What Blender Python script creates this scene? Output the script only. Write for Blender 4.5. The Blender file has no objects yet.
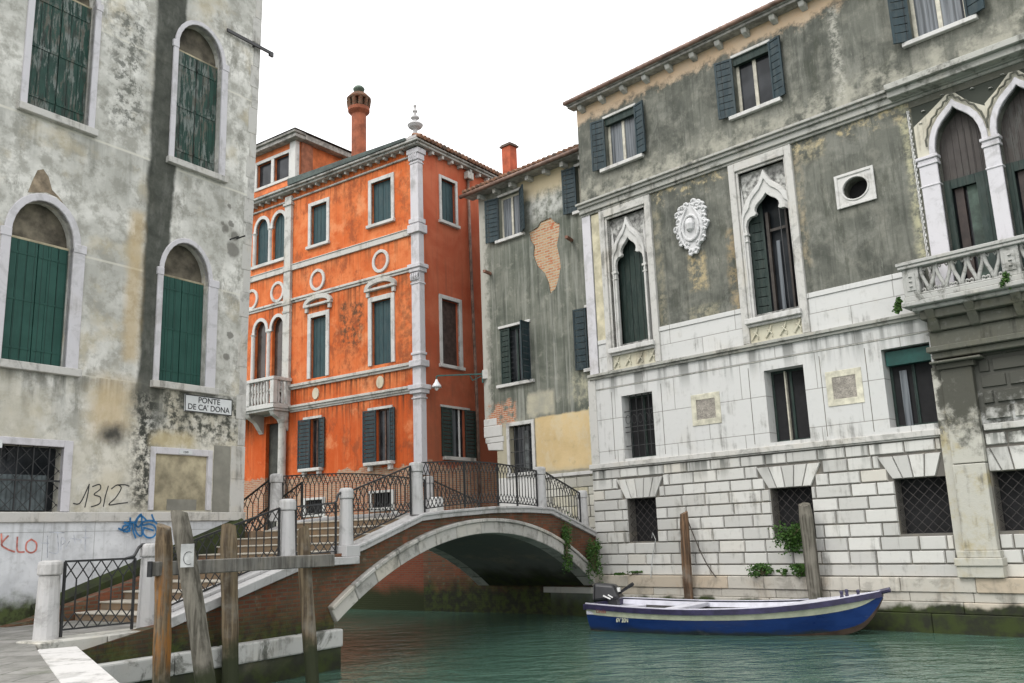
import bpy, bmesh, math, random
from mathutils import Vector, Matrix
from mathutils.geometry import tessellate_polygon
random.seed(7)
R = math.radians
scene = bpy.context.scene
col = scene.collection

# ------------------------------------------------------------------ mesh helper
class MB:
    def __init__(self, T=None):
        self.v = []; self.f = []; self.m = []; self.mi = 0; self.T = T
    def add(self, vs, fs):
        o = len(self.v)
        for p in vs:
            p = tuple(p)
            self.v.append(self.T(*p) if self.T else p)
        for f in fs:
            self.f.append([i + o for i in f]); self.m.append(self.mi)
        return self
    def cut(self):
        if not hasattr(self,'cuts'): self.cuts = []
        self.cuts.append((len(self.v),len(self.f))); return self
    def box(self, x0, x1, y0, y1, z0, z1):
        return self.add([(x0,y0,z0),(x1,y0,z0),(x1,y1,z0),(x0,y1,z0),(x0,y0,z1),(x1,y0,z1),(x1,y1,z1),(x0,y1,z1)],
                        [(0,3,2,1),(4,5,6,7),(0,1,5,4),(1,2,6,5),(2,3,7,6),(3,0,4,7)])
    def hexa(self, b, t):
        return self.add(list(b)+list(t), [(0,3,2,1),(4,5,6,7),(0,1,5,4),(1,2,6,5),(2,3,7,6),(3,0,4,7)])
    def bar(self, p, q, w, h=None, up=(0,0,1)):
        h = h or w; p = Vector(p); q = Vector(q); d = (q-p)
        if d.length < 1e-6: return self
        d.normalize(); up = Vector(up)
        if abs(d.dot(up)) > .98: up = Vector((1,0,0))
        a = d.cross(up).normalized()*w/2; b = a.cross(d).normalized()*h/2
        return self.hexa([p-a-b,p+a-b,p+a+b,p-a+b],[q-a-b,q+a-b,q+a+b,q-a+b])
    def prism(self, pts, y0, y1):
        """outline of (x,z) pulled from y0 to y1"""
        n = len(pts); o = [(x,y0,z) for x,z in pts]+[(x,y1,z) for x,z in pts]
        tr = tessellate_polygon([[Vector((x,z,0)) for x,z in pts]])
        fs = [tuple(t) for t in tr]+[tuple(i+n for i in reversed(t)) for t in tr]
        fs += [(i,(i+1)%n,n+(i+1)%n,n+i) for i in range(n)]
        return self.add(o, fs)
    def slab(self, pts, z0, z1):
        n = len(pts); o = [(x,y,z0) for x,y in pts]+[(x,y,z1) for x,y in pts]
        tr = tessellate_polygon([[Vector((x,y,0)) for x,y in pts]])
        fs = [tuple(t) for t in tr]+[tuple(i+n for i in reversed(t)) for t in tr]
        fs += [(i,(i+1)%n,n+(i+1)%n,n+i) for i in range(n)]
        return self.add(o, fs)
    def sheet(self, outer, holes, y=0.0):
        loops = [outer]+list(holes); vs = [(x,y,z) for l in loops for x,z in l]
        tr = tessellate_polygon([[Vector((x,z,0)) for x,z in l] for l in loops])
        return self.add(vs, [tuple(t) for t in tr])
    def reveal(self, loop, y0, y1):
        n = len(loop)
        return self.add([(x,y0,z) for x,z in loop]+[(x,y1,z) for x,z in loop],
                        [(i,(i+1)%n,n+(i+1)%n,n+i) for i in range(n)])
    def ring(self, inner, outer, y0, y1):
        """band between two outlines with the same number of points"""
        n = len(inner)
        vs = [(x,y0,z) for x,z in inner]+[(x,y0,z) for x,z in outer]+[(x,y1,z) for x,z in inner]+[(x,y1,z) for x,z in outer]
        fs = []
        for i in range(n):
            j = (i+1)%n
            fs += [(i,j,n+j,n+i),(2*n+i,3*n+i,3*n+j,2*n+j),(i,2*n+i,2*n+j,j),(n+i,n+j,3*n+j,3*n+i)]
        return self.add(vs, fs)
    def band(self, inner, outer, y0, y1):
        """open band (arch) between two polylines"""
        n = len(inner)
        vs = [(x,y0,z) for x,z in inner]+[(x,y0,z) for x,z in outer]+[(x,y1,z) for x,z in inner]+[(x,y1,z) for x,z in outer]
        fs = []
        for i in range(n-1):
            j = i+1
            fs += [(i,j,n+j,n+i),(2*n+i,3*n+i,3*n+j,2*n+j),(i,2*n+i,2*n+j,j),(n+i,n+j,3*n+j,3*n+i)]
        fs += [(0,n,3*n,2*n),(n-1,3*n-1,4*n-1,2*n-1)]
        return self.add(vs, fs)
    def tube(self, path, r, n=8, rs=None, cap=True):
        path = [Vector(p) for p in path]; k = len(path); vs = []; fs = []
        up = Vector((0.13,0.21,0.97)).normalized()
        for i,p in enumerate(path):
            d = (path[min(i+1,k-1)]-path[max(i-1,0)])
            d.normalize()
            a = d.cross(up)
            if a.length < .05: a = d.cross(Vector((1,0,0)))
            a.normalize(); b = a.cross(d)
            rr = rs[i] if rs else r
            for j in range(n):
                t = 2*math.pi*j/n
                vs.append(p+a*rr*math.cos(t)+b*rr*math.sin(t))
        for i in range(k-1):
            for j in range(n):
                fs.append((i*n+j,i*n+(j+1)%n,(i+1)*n+(j+1)%n,(i+1)*n+j))
        if cap: fs += [tuple(range(n))[::-1], tuple(range((k-1)*n,k*n))]
        return self.add(vs, fs)
    def lathe(self, prof, c=(0,0,0), n=20, a0=0.0):
        vs = []; fs = []; k = len(prof)
        for r,z in prof:
            for j in range(n):
                t = 2*math.pi*j/n+a0; vs.append((c[0]+r*math.cos(t),c[1]+r*math.sin(t),c[2]+z))
        for i in range(k-1):
            for j in range(n): fs.append((i*n+j,i*n+(j+1)%n,(i+1)*n+(j+1)%n,(i+1)*n+j))
        fs += [tuple(range(n))[::-1], tuple(range((k-1)*n,k*n))]
        return self.add(vs, fs)
    def build(self, name, mat, parent=None, smooth=False, bevel=0.0, seg=1, fixn=True):
        me = bpy.data.meshes.new(name); me.from_pydata([tuple(v) for v in self.v], [], self.f)
        mats = mat if isinstance(mat,(list,tuple)) else [mat]
        for mm in mats: me.materials.append(mm)
        for p,i in zip(me.polygons,self.m): p.material_index = i
        if fixn:
            bm = bmesh.new(); bm.from_mesh(me); bmesh.ops.recalc_face_normals(bm, faces=bm.faces); bm.to_mesh(me); bm.free()
        if smooth:
            for p in me.polygons: p.use_smooth = True
        me.update()
        o = bpy.data.objects.new(name, me); col.objects.link(o)
        if parent: o.parent = parent
        if bevel:
            b = o.modifiers.new('Bevel','BEVEL'); b.width = bevel; b.segments = seg; b.limit_method = 'ANGLE'; b.angle_limit = R(40)
        return o

def build_each(mb, name, mat, parent=None, **kw):
    """one object per piece; pieces are separated by mb.cut()"""
    cs = [(0,0)]+[c for c in getattr(mb,'cuts',[])]+[(len(mb.v),len(mb.f))]; res = []
    for (v0,f0),(v1,f1) in zip(cs,cs[1:]):
        if f1 <= f0: continue
        q = MB(); q.v = mb.v[v0:v1]; q.f = [[i-v0 for i in f] for f in mb.f[f0:f1]]; q.m = mb.m[f0:f1]; res.append(q.build(name, mat, parent, **kw))
    return res
def empty(name, loc=(0,0,0), rz=0.0):
    o = bpy.data.objects.new(name, None); o.empty_display_size = .3; col.objects.link(o)
    o.location = loc; o.rotation_euler = (0,0,rz); return o
def tag(o, label=None, cat=None, group=None, kind=None):
    if label: o['label'] = label
    if cat: o['category'] = cat
    if group: o['group'] = group
    if kind: o['kind'] = kind
    return o
def copy_tree(o, parent=None):
    c = o.copy(); col.objects.link(c)
    if parent: c.parent = parent
    for ch in list(o.children): copy_tree(ch, c)
    return c
def rect(x0,x1,z0,z1): return [(x0,z0),(x1,z0),(x1,z1),(x0,z1)]
def arch_loop(x0,x1,z0,zs,za,n=14):
    cx=(x0+x1)/2; h=(x1-x0)/2
    return [(x0,z0),(x1,z0)]+[(cx+h*math.cos(math.pi*i/n),zs+(za-zs)*math.sin(math.pi*i/n)) for i in range(n+1)]
def arch_curve(x0,x1,zs,za,n=14):
    cx=(x0+x1)/2; h=(x1-x0)/2
    return [(cx+h*math.cos(math.pi*i/n),zs+(za-zs)*math.sin(math.pi*i/n)) for i in range(n+1)]
def lerp(a,b,t): return a+(b-a)*t
def text_mesh(name, body, size, loc, rot, mat, parent, sx=1.0, bold=0.0, align='CENTER'):
    cu = bpy.data.curves.new(name,'FONT'); cu.body = body; cu.size = size; cu.align_x = align; cu.align_y='CENTER'
    cu.extrude = .002; cu.offset = bold
    t = bpy.data.objects.new(name+'_t', cu); col.objects.link(t)
    bpy.context.view_layer.update()
    dg = bpy.context.evaluated_depsgraph_get()
    me = bpy.data.meshes.new_from_object(t.evaluated_get(dg)); bpy.data.objects.remove(t)
    o = bpy.data.objects.new(name, me); col.objects.link(o); me.materials.clear(); me.materials.append(mat)
    o.parent = parent; o.location = loc; o.rotation_euler = rot; o.scale = (sx,1,1); return o

# ------------------------------------------------------------------ node helper
class NT:
    def __init__(s, name):
        s.mat = bpy.data.materials.new(name); s.mat.use_nodes = True
        s.t = s.mat.node_tree; s.n = s.t.nodes; s.n.clear()
        s.out = s.n.new('ShaderNodeOutputMaterial'); s.bs = s.n.new('ShaderNodeBsdfPrincipled')
        s.t.links.new(s.bs.outputs[0], s.out.inputs[0])
        tc = s.n.new('ShaderNodeTexCoord'); s.P = tc.outputs['Object']
        sp = s.n.new('ShaderNodeSeparateXYZ'); s.t.links.new(s.P, sp.inputs[0]); s.X,s.Y,s.Z = sp.outputs
    def put(s, sock, val):
        if isinstance(val, bpy.types.NodeSocket): s.t.links.new(val, sock)
        elif isinstance(val,(tuple,list)) and len(val)==3 and sock.type=='RGBA': sock.default_value = (*val,1)
        else: sock.default_value = val
    def math(s, op, a, b=0.0, clamp=False):
        n = s.n.new('ShaderNodeMath'); n.operation = op; n.use_clamp = clamp; s.put(n.inputs[0],a); s.put(n.inputs[1],b); return n.outputs[0]
    def mul(s,a,b): return s.math('MULTIPLY',a,b)
    def addn(s,a,b): return s.math('ADD',a,b)
    def inv(s,a): return s.math('SUBTRACT',1.0,a)
    def mx(s,a,b): return s.math('MAXIMUM',a,b)
    def mr(s, x, a, b, c=0.0, d=1.0):
        n = s.n.new('ShaderNodeMapRange'); n.interpolation_type='SMOOTHSTEP'
        s.put(n.inputs['Value'],x); n.inputs['From Min'].default_value=a; n.inputs['From Max'].default_value=b
        n.inputs['To Min'].default_value=c; n.inputs['To Max'].default_value=d; return n.outputs[0]
    def scale(s, sx, sy, sz, off=(0,0,0), vec=None):
        n = s.n.new('ShaderNodeMapping'); s.put(n.inputs['Vector'], vec or s.P)
        n.inputs['Scale'].default_value=(sx,sy,sz); n.inputs['Location'].default_value=off; return n.outputs[0]
    def noise(s, sc, detail=6, rough=.6, vec=None, dist=0.0):
        n = s.n.new('ShaderNodeTexNoise'); s.put(n.inputs['Vector'], vec or s.P)
        n.inputs['Scale'].default_value=sc; n.inputs['Detail'].default_value=detail; n.inputs['Roughness'].default_value=rough
        n.inputs['Distortion'].default_value=dist; return n.outputs[0]
    def vor(s, sc, vec=None, feat='F1', out=0):
        n = s.n.new('ShaderNodeTexVoronoi'); n.feature=feat; s.put(n.inputs['Vector'], vec or s.P); n.inputs['Scale'].default_value=sc; return n.outputs[out]
    def mix(s, f, a, b, mode='MIX'):
        n = s.n.new('ShaderNodeMix'); n.data_type='RGBA'; n.blend_type=mode; s.put(n.inputs[0],f); s.put(n.inputs[6],a); s.put(n.inputs[7],b); return n.outputs[2]
    def comb(s,x,y,z):
        n = s.n.new('ShaderNodeCombineXYZ'); s.put(n.inputs[0],x); s.put(n.inputs[1],y); s.put(n.inputs[2],z); return n.outputs[0]
    def brick(s, w, h, mortar, c1, c2, cm, vec=None, smooth=.1, off=.5, bias=0.0):
        n = s.n.new('ShaderNodeTexBrick'); s.put(n.inputs['Vector'], vec or s.comb(s.addn(s.X,s.Y),s.Z,0.0))
        n.offset=off; n.inputs['Scale'].default_value=1; n.inputs['Brick Width'].default_value=w; n.inputs['Row Height'].default_value=h
        n.inputs['Mortar Size'].default_value=mortar; n.inputs['Mortar Smooth'].default_value=smooth; n.inputs['Bias'].default_value=bias
        s.put(n.inputs['Color1'],c1); s.put(n.inputs['Color2'],c2); s.put(n.inputs['Mortar'],cm); return n.outputs[0], n.outputs[1]
    def island(s):
        n = s.n.new('ShaderNodeNewGeometry'); return n.outputs['Random Per Island']
    def boxm(s, u0,u1,z0,z1, soft=.1, wob=.15, sc=1.5, axis=None):
        """soft-edged stain at a fixed place on the thing"""
        w = s.math('MULTIPLY_ADD', s.noise(sc,4,.6), wob*2); w.node.inputs[2].default_value = -wob
        u = s.addn(axis or s.X, w); w2 = s.math('MULTIPLY_ADD', s.noise(sc*1.3,4,.6,vec=s.scale(1,1,1,(7,3,5))), wob*2); w2.node.inputs[2].default_value=-wob
        z = s.addn(s.Z, w2)
        a = s.mul(s.mr(u,u0-soft,u0+soft), s.inv(s.mr(u,u1-soft,u1+soft)))
        b = s.mul(s.mr(z,z0-soft,z0+soft), s.inv(s.mr(z,z1-soft,z1+soft)))
        return s.mul(a,b)
    def drip(s, z0, L, freq=5.0, a=.42, b=.62, off=0.0):
        """streaks that run down from height z0 for about L"""
        n = s.noise(1.0,5,.62,vec=s.scale(freq,freq,.12,(off,0,0)))
        m = s.mr(n,a,b)
        return s.mul(m, s.mul(s.mr(s.Z,z0-L,z0), s.inv(s.mr(s.Z,z0,z0+.02))))
    def done(s, color, rough=.85, bump=None, bstr=.3, bdist=.02, spec=.3, metal=0.0):
        s.put(s.bs.inputs['Base Color'], color); s.put(s.bs.inputs['Roughness'], rough); s.bs.inputs['Specular IOR Level'].default_value=spec
        s.bs.inputs['Metallic'].default_value=metal
        if bump is not None:
            b = s.n.new('ShaderNodeBump'); b.inputs['Strength'].default_value=bstr; b.inputs['Distance'].default_value=bdist
            s.put(b.inputs['Height'],bump); s.t.links.new(b.outputs[0], s.bs.inputs['Normal'])
        return s.mat
# ------------------------------------------------------------------ materials
def flat(name, c, rough=.7, var=.25, sc=6.0, metal=0.0, spec=.4, bstr=.15, bdist=.004, stretch=(1,1,1)):
    s = NT(name); v = s.scale(*stretch); n = s.noise(sc,6,.6,vec=v); n2 = s.noise(sc*.23,4,.5)
    k = s.mr(n,.3,.7,1-var,1+var); k2 = s.mr(n2,.3,.7,1-var*.6,1+var*.6)
    c = s.mix(1.0, c, s.comb(s.mul(k,k2),s.mul(k,k2),s.mul(k,k2)),'MULTIPLY')
    return s.done(c, rough, n, bstr, bdist, spec, metal)

def stone(name, base=(.60,.595,.58), dark=(.13,.13,.12), amt=.5, warm=(.50,.42,.28), warm_amt=.3, island=0.0, joints=None, moss=None, soot=None, bstr=.35, crust=0.0):
    s = NT(name)
    n1 = s.noise(1.1,8,.65,dist=.4); n2 = s.noise(7,8,.7); st = s.noise(1.0,6,.65,vec=s.scale(5,5,.45))
    c = base
    if island:
        r = s.island(); k = s.mr(r,0,1,1-island,1+island*.35); c = s.mix(1.0,c,s.comb(k,k,s.mul(k,.99)),'MULTIPLY')
        c = s.mix(s.mul(s.mr(r,.80,1.0),warm_amt*1.6), c, warm)
    c = s.mix(s.mul(s.mr(n1,.48,.75),warm_amt), c, warm)
    c = s.mix(s.mul(s.mr(n2,.52,.78),amt*.45), c, (.30,.30,.285))
    c = s.mix(s.mul(s.mr(s.mul(st,n1),.27,.42),amt), c, dark)
    h = n2
    if joints:
        w,hh = joints; bc,bf = s.brick(w,hh,.012,(1,1,1),(.95,.95,.95),(.52,.51,.49)); c = s.mix(1.0,c,bc,'MULTIPLY')
        h = s.math('SUBTRACT',n2,s.mul(bf,1.2))
    for m,cc in (soot or []): c = s.mix(m(s), c, cc)
    if crust:
        k1 = s.mr(s.noise(1.7,9,.72,dist=.5,vec=s.scale(1,1,1,(3,9,1))),.50,.62); c = s.mix(s.mul(k1,crust), c, s.mix(s.mr(n2,.35,.65),(.045,.047,.036),(.15,.15,.13)))
    if moss:
        z1,soft = moss; zz = s.addn(s.Z, s.mr(s.noise(1.3,4,.55),.3,.7,-.10,.10))
        c = s.mix(s.inv(s.mr(zz,z1-soft,z1+soft)), c, s.mix(s.mr(s.noise(3.0,5,.6),.35,.65),(.020,.022,.014),(.034,.046,.012)))
    return s.done(c, .8, h, bstr, .012, .25)

def timber(name, a=(.16,.125,.085), b=(.055,.042,.03), orange=None, wet=None, sc=1.0):
    s = NT(name); g = s.noise(14*sc,6,.65,vec=s.scale(1,1,.06)); n = s.noise(2.2,5,.6)
    c = s.mix(s.mr(g,.35,.65), b, a); c = s.mix(s.mul(s.mr(n,.45,.7),.6), c, (.20,.185,.155))
    if orange: c = s.mix(s.mul(s.boxm(-9,9,orange[0],orange[1],.35,.3,2.5),s.mr(s.noise(9,6,.7,vec=s.scale(1,1,.12)),.44,.62)), c, (.26,.115,.03))
    if wet: c = s.mix(s.inv(s.mr(s.addn(s.Z,s.mr(n,.3,.7,-.15,.15)),wet-.2,wet+.25)), c, (.03,.035,.018))
    return s.done(c, .85, g, .6, .015, .2)

# plaster of the pale house on the near bank
def mat_pale_plaster():
    s = NT('pale_stained_plaster')
    a = s.noise(.55,8,.62,dist=.6); b = s.noise(2.3,9,.7); f = s.noise(16,6,.7)
    c = s.mix(s.mr(a,.35,.65), (.40,.398,.362), (.68,.672,.63))
    c = s.mix(s.mul(s.mr(b,.44,.60),.72), c, (.265,.262,.228)); c = s.mix(s.mul(s.mul(s.mr(s.noise(1.5,9,.72,vec=s.scale(1.6,1.6,.7,(2,2,6))),.50,.60),s.mr(a,.42,.6)),.6), c, (.15,.15,.125))
    c = s.mix(s.mul(s.mr(s.noise(4.2,9,.72),.55,.72),.5), c, (.62,.61,.58))
    c = s.mix(s.mul(s.mr(s.noise(.9,6,.6,vec=s.scale(1,1,1,(4,2,9))),.52,.68),.5), c, (.47,.41,.28))
    # hairline scores between storeys
    for z in (12.05, 9.16, 6.4, 14.9):
        ln = s.mul(s.mr(s.math('ABSOLUTE',s.math('SUBTRACT',s.Z,z)),.035,.015), 1.0); c = s.mix(s.mul(ln,.6), c, (.62,.60,.52))
    lz = s.mul(s.inv(s.mr(s.addn(s.Z,s.mr(a,.3,.7,-.6,.6)),5.9,6.7)), s.mr(s.noise(.8,6,.6,vec=s.scale(1,1,1,(2,8,1))),.36,.56)); c = s.mix(s.mul(lz,.5), c, (.52,.485,.385))
    # grey streaks under the sills
    for z0,L,o,am in ((12.0,1.9,3.1,.55),(6.4,1.5,9.7,1.0),(6.4,.8,21,.8),(9.0,1.2,5,.2),(15.0,1.5,8,.3)):
        c = s.mix(s.mul(s.mul(s.drip(z0,L,2.6,.40,.66,o),s.mr(s.noise(1.1,5,.6,vec=s.scale(1,1,.4,(o,0,0))),.38,.6)),am), c, (.10,.105,.09))
    # old water stain that runs the full height by the downpipe scar
    w = s.mr(s.noise(1.1,5,.6),.3,.7,-.04,.04); x = s.addn(s.X,w)
    edge = s.mr(s.Z,6,17,.0,.26)
    m = s.mul(s.mr(x,1.98,2.12), s.mr(s.math('SUBTRACT',x,edge),2.72,2.62)); m = s.mul(m, s.mr(s.Z,5.0,6.8))
    bl = s.mr(s.noise(1.0,8,.7,vec=s.scale(2.2,2.2,.6,(1,0,3))),.30,.50,.86,1.0); c = s.mix(s.mul(s.mul(m,bl),.98), c, s.mix(s.mr(s.noise(3,7,.7),.3,.7),(.040,.044,.037),(.085,.089,.076)))
    m2 = s.boxm(1.62,2.02,6.9,10.6,.14,.12,2.0); c = s.mix(s.mul(m2,.55), c, (.47,.34,.16))
    c = s.mix(s.mul(s.boxm(.9,1.9,5.2,6.4,.3,.3),.55), c, (.50,.37,.19))
    c = s.mix(s.mul(s.mul(s.boxm(2.05,2.65,3.5,6.3,.25,.3,3.),s.mr(s.noise(6,8,.7),.40,.56)),1.0), c, (.05,.052,.045))
    c = s.mix(s.mul(s.boxm(1.2,1.8,4.95,5.35,.2,.2,2.5),.95), c, (.045,.045,.04))
    c = s.mix(s.mul(s.boxm(2.6,5.2,5.15,6.4,.3,.3,3.),s.mr(s.noise(5,7,.7),.42,.6)), c, (.07,.072,.06))
    c = s.mix(s.mul(s.boxm(2.5,3.7,4.95,5.3,.15,.2),.7), c, (.46,.38,.21))
    c = s.mix(s.mul(s.mul(s.boxm(.9,1.85,12.6,15.8,.3,.25,2.),s.mr(s.noise(4.5,8,.72),.47,.58)),.85), c, (.11,.115,.10))
    # mould specks and chips
    for (u,z,r) in ((4.45,10.9,.16),(4.75,10.75,.18),(4.6,11.05,.1),(4.35,11.0,.09),(4.72,10.35,.25),(4.6,7.4,.12),(4.55,11.55,.08),(4.7,8.0,.1)):
        dx = s.math('SUBTRACT',s.X,u); dz = s.math('SUBTRACT',s.Z,z); d = s.math('SQRT',s.addn(s.mul(dx,dx),s.mul(dz,dz)))
        c = s.mix(s.mul(s.mr(s.addn(d,s.mr(b,.3,.7,-.06,.06)),r,r*.6),.75), c, (.12,.115,.10))
    cv = s.scale(1,1,1,(0,0,0)); cv = s.comb(s.addn(s.X,s.mr(a,.2,.8,-1.5,1.5)),s.addn(s.Z,s.mr(b,.2,.8,-.7,.7)),0.0); cr = s.mul(s.mr(s.vor(.42,vec=cv,feat='DISTANCE_TO_EDGE'),.009,.002),s.mr(s.noise(.8,3,.5),.5,.62)); c = s.mix(s.mul(cr,.4), c, (.12,.115,.10))
    sp = s.mr(s.noise(30,4,.6),.66,.74); c = s.mix(s.mul(sp,.45), c, (.13,.13,.115))
    # chipped plaster with brick over the large arch
    return s.done(c, .9, s.addn(b,s.mul(f,.5)), .45, .02, .15)

def mat_dado():
    s = NT('whitewashed_dado'); a = s.noise(1.2,8,.65,dist=.5); b = s.noise(6,8,.7)
    c = s.mix(s.mr(a,.35,.68), (.62,.635,.65), (.47,.485,.50)); c = s.mix(s.mul(s.mr(b,.5,.72),.5), c, (.30,.31,.30))
    c = s.mix(s.mul(s.drip(3.2,1.6,6,.5,.66),.35), c, (.2,.2,.19))
    bc,bf = s.brick(1.15,3.0,.008,(1,1,1),(.97,.97,.97),(.6,.6,.58),off=0); c = s.mix(1.0,c,bc,'MULTIPLY')
    zz = s.addn(s.Z, s.mr(s.noise(2.0,6,.6),.3,.7,-.15,.15))
    c = s.mix(s.inv(s.mr(zz,1.45,1.95)), c, s.mix(s.mr(b,.4,.6),(.035,.04,.02),(.065,.085,.03)))
    return s.done(c,.85,b,.3,.01,.2)

def mat_palace_plaster():
    s = NT('grey_weathered_palace_plaster')
    a = s.noise(.5,8,.65,dist=.8); b = s.noise(2.0,9,.7); f = s.noise(14,6,.7); v = s.noise(1.0,7,.68,vec=s.scale(3.2,3.2,.28)); v2 = s.noise(1.0,7,.7,vec=s.scale(7,7,.4,(3,0,0)))
    c = s.mix(s.mr(a,.35,.65), (.072,.076,.065), (.140,.143,.122))
    c = s.mix(s.mul(s.mr(b,.45,.68),.55), c, (.235,.23,.195))
    c = s.mix(s.mul(s.mr(v,.5,.68),.38), c, (.25,.25,.22)); c = s.mix(s.mul(s.mr(s.noise(.9,9,.74,vec=s.scale(1,1,.8,(6,1,7)),dist=.4),.50,.66),.5), c, (.24,.24,.21))
    c = s.mix(s.mul(s.mr(v2,.5,.64),.42), c, (.046,.049,.041)); c = s.mix(s.mul(s.mr(s.noise(1.0,8,.72,vec=s.scale(1.6,1.6,.5,(8,2,1))),.52,.64),.6), c, (.052,.057,.044))
    sc = s.mr(s.noise(1.0,8,.75,vec=s.scale(9,9,1.6,(1,4,2))),.58,.7); c = s.mix(s.mul(sc,.5), c, (.36,.36,.31))
    # bare peach render below the eaves
    z = s.addn(s.Z, s.mr(b,.3,.7,-.22,.22)); pe = s.mul(s.mr(z,16.50,16.86), s.inv(s.mr(s.X,10.3,12.6)))
    c = s.mix(s.mul(pe,.92), c, s.mix(s.mr(b,.35,.65),(.60,.43,.28),(.54,.42,.30)))
    # pale worn band over the string course and round the sills
    wz = s.mul(s.mr(s.addn(s.Z,s.mr(b,.3,.7,-.4,.4)),14.75,13.9), s.mr(s.noise(1.7,7,.7),.40,.6)); wz = s.mul(wz, s.mr(s.Z,13.3,13.35)); c = s.mix(s.mul(wz,.75), c, (.37,.36,.30))
    # ochre flaking under the string course and along the frames
    oz = s.mul(s.mr(s.addn(s.Z,s.mr(b,.25,.75,-.5,.5)),12.75,13.1), s.mr(s.noise(3,7,.7),.46,.60)); oz = s.mul(oz, s.inv(s.mr(s.Z,13.25,13.3)))
    c = s.mix(s.mul(oz,.85), c, s.mix(s.mr(f,.4,.6),(.50,.42,.26),(.36,.30,.17)))
    for (u0,u1,z0,z1,am,cc) in ((5.72,6.02,8.7,11.2,.8,(.40,.29,.15)),(3.1,3.4,8.7,12.6,.6,(.34,.30,.2)),(4.35,4.95,9.6,10.75,.95,(.52,.41,.22)),(4.2,5.3,8.65,9.1,.7,(.36,.33,.22)),(8.05,8.25,9.5,12.8,.7,(.42,.34,.22)),(11.12,11.32,8.8,13.1,1.2,(.45,.43,.28)),(8.3,9.0,12.5,12.95,.6,(.46,.40,.26))):
        c = s.mix(s.mul(s.mul(s.boxm(u0,u1,z0,z1,.12,.14,2.6),s.mr(s.noise(4,7,.7),.40,.62)),am*.7), c, cc)
    wl = s.mul(s.boxm(9.52,9.80,13.9,16.7,.10,.22,1.1), s.mr(s.noise(7,8,.75),.42,.60)); c = s.mix(s.mul(wl,.7), c, (.42,.41,.36))
    lo_ = s.mul(s.mr(s.X,11.36,11.42), s.mul(s.mr(s.addn(s.Z,s.mr(b,.3,.7,-.3,.3)),11.9,12.5), s.inv(s.mr(s.Z,13.3,13.32)))); c = s.mix(lo_, c, (.055,.06,.05))
    return s.done(c,.9,s.addn(b,s.mul(f,.5)),.5,.02,.15)

def mat_grey_house():
    s = NT('grey_green_streaked_plaster')
    a = s.noise(.6,8,.65,dist=.8); b = s.noise(2.4,9,.7); f = s.noise(15,6,.7); v = s.noise(1.0,7,.68,vec=s.scale(4.5,4.5,.22)); v2 = s.noise(1.0,7,.7,vec=s.scale(8,8,.3,(3,0,0)))
    c = s.mix(s.mr(a,.35,.65), (.100,.110,.090), (.185,.19,.160)); c = s.mix(s.mul(s.mr(v,.48,.68),.6), c, (.34,.345,.31)); c = s.mix(s.mul(s.mr(v2,.5,.64),.6), c, (.052,.057,.047))
    c = s.mix(s.mul(s.mr(b,.52,.7),.35), c, (.40,.39,.33))
    ed = s.mul(s.inv(s.mr(s.addn(s.X,s.mr(b,.3,.7,-.2,.2)),-5.35,-5.0)),1.0); c = s.mix(s.mul(ed,.7), c, (.46,.45,.40))
    z = s.addn(s.Z,s.mr(b,.3,.7,-.25,.25)); tp = s.mul(s.mr(z,14.7,15.25), s.boxm(-3.3,-.9,13,17,.3,.2)); c = s.mix(s.mul(tp,.9), c, (.56,.47,.31))
    pl = s.mul(s.boxm(-2.9,-.9,14.1,15.0,.35,.3,1.5),s.mr(b,.38,.6)); c = s.mix(s.mul(pl,.8), c, (.50,.50,.47))
    # new ochre render patch and pale repairs
    c = s.mix(s.mul(s.boxm(-3.3,-2.0,6.75,7.6,.08,.25,1.2),.85), c, s.mix(s.mr(b,.35,.65),(.34,.33,.27),(.44,.41,.31))); c = s.mix(s.mul(s.boxm(-1.2,.2,6.6,8.0,.3,.35,1.2),s.mr(s.noise(2.4,7,.65),.42,.6)), c, (.36,.35,.26))
    ye = s.boxm(-2.98,-.40,4.72,6.68,.04,.07,2.0); yc = s.mix(s.mr(a,.35,.65),(.60,.465,.26),(.51,.385,.205)); yc = s.mix(s.mul(s.mr(s.noise(1.8,8,.7,vec=s.scale(1,1,.7,(3,3,3))),.48,.66),.55), yc, (.56,.49,.345)); yc = s.mix(s.mul(s.mr(s.noise(3.5,8,.72),.56,.68),.5), yc, (.36,.29,.17)); c = s.mix(ye, c, yc)
    lw = s.mul(s.inv(s.mr(z,6.4,6.9)), s.inv(s.mr(s.X,-4.2,-3.0))); c = s.mix(s.mul(lw,.75), c, (.46,.42,.31))
    c = s.mix(s.mul(s.boxm(-2.98,-.40,4.5,4.8,.12,.1),.5), c, (.40,.36,.27))
    bw = s.mul(s.boxm(-5.4,-3.9,6.55,7.45,.12,.25,2.2), s.mr(s.noise(2.3,5,.6),.42,.52)); bc,bf = s.brick(.26,.075,.012,(.36,.13,.07),(.45,.20,.11),(.42,.36,.28)); c = s.mix(bw, c, bc)
    return s.done(c,.9,s.addn(b,s.mul(f,.5)),.5,.02,.15)

def brick_mix(s, seed=0.0):
    bc,bf = s.brick(.27,.078,.012,(.30,.105,.055),(.40,.20,.115),(.36,.31,.24))
    n = s.noise(1.4,6,.65,vec=s.scale(1,1,1,(seed,0,0)))
    return s.mix(s.mul(s.mr(n,.45,.7),.55), bc, (.42,.36,.27)), bf

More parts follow.
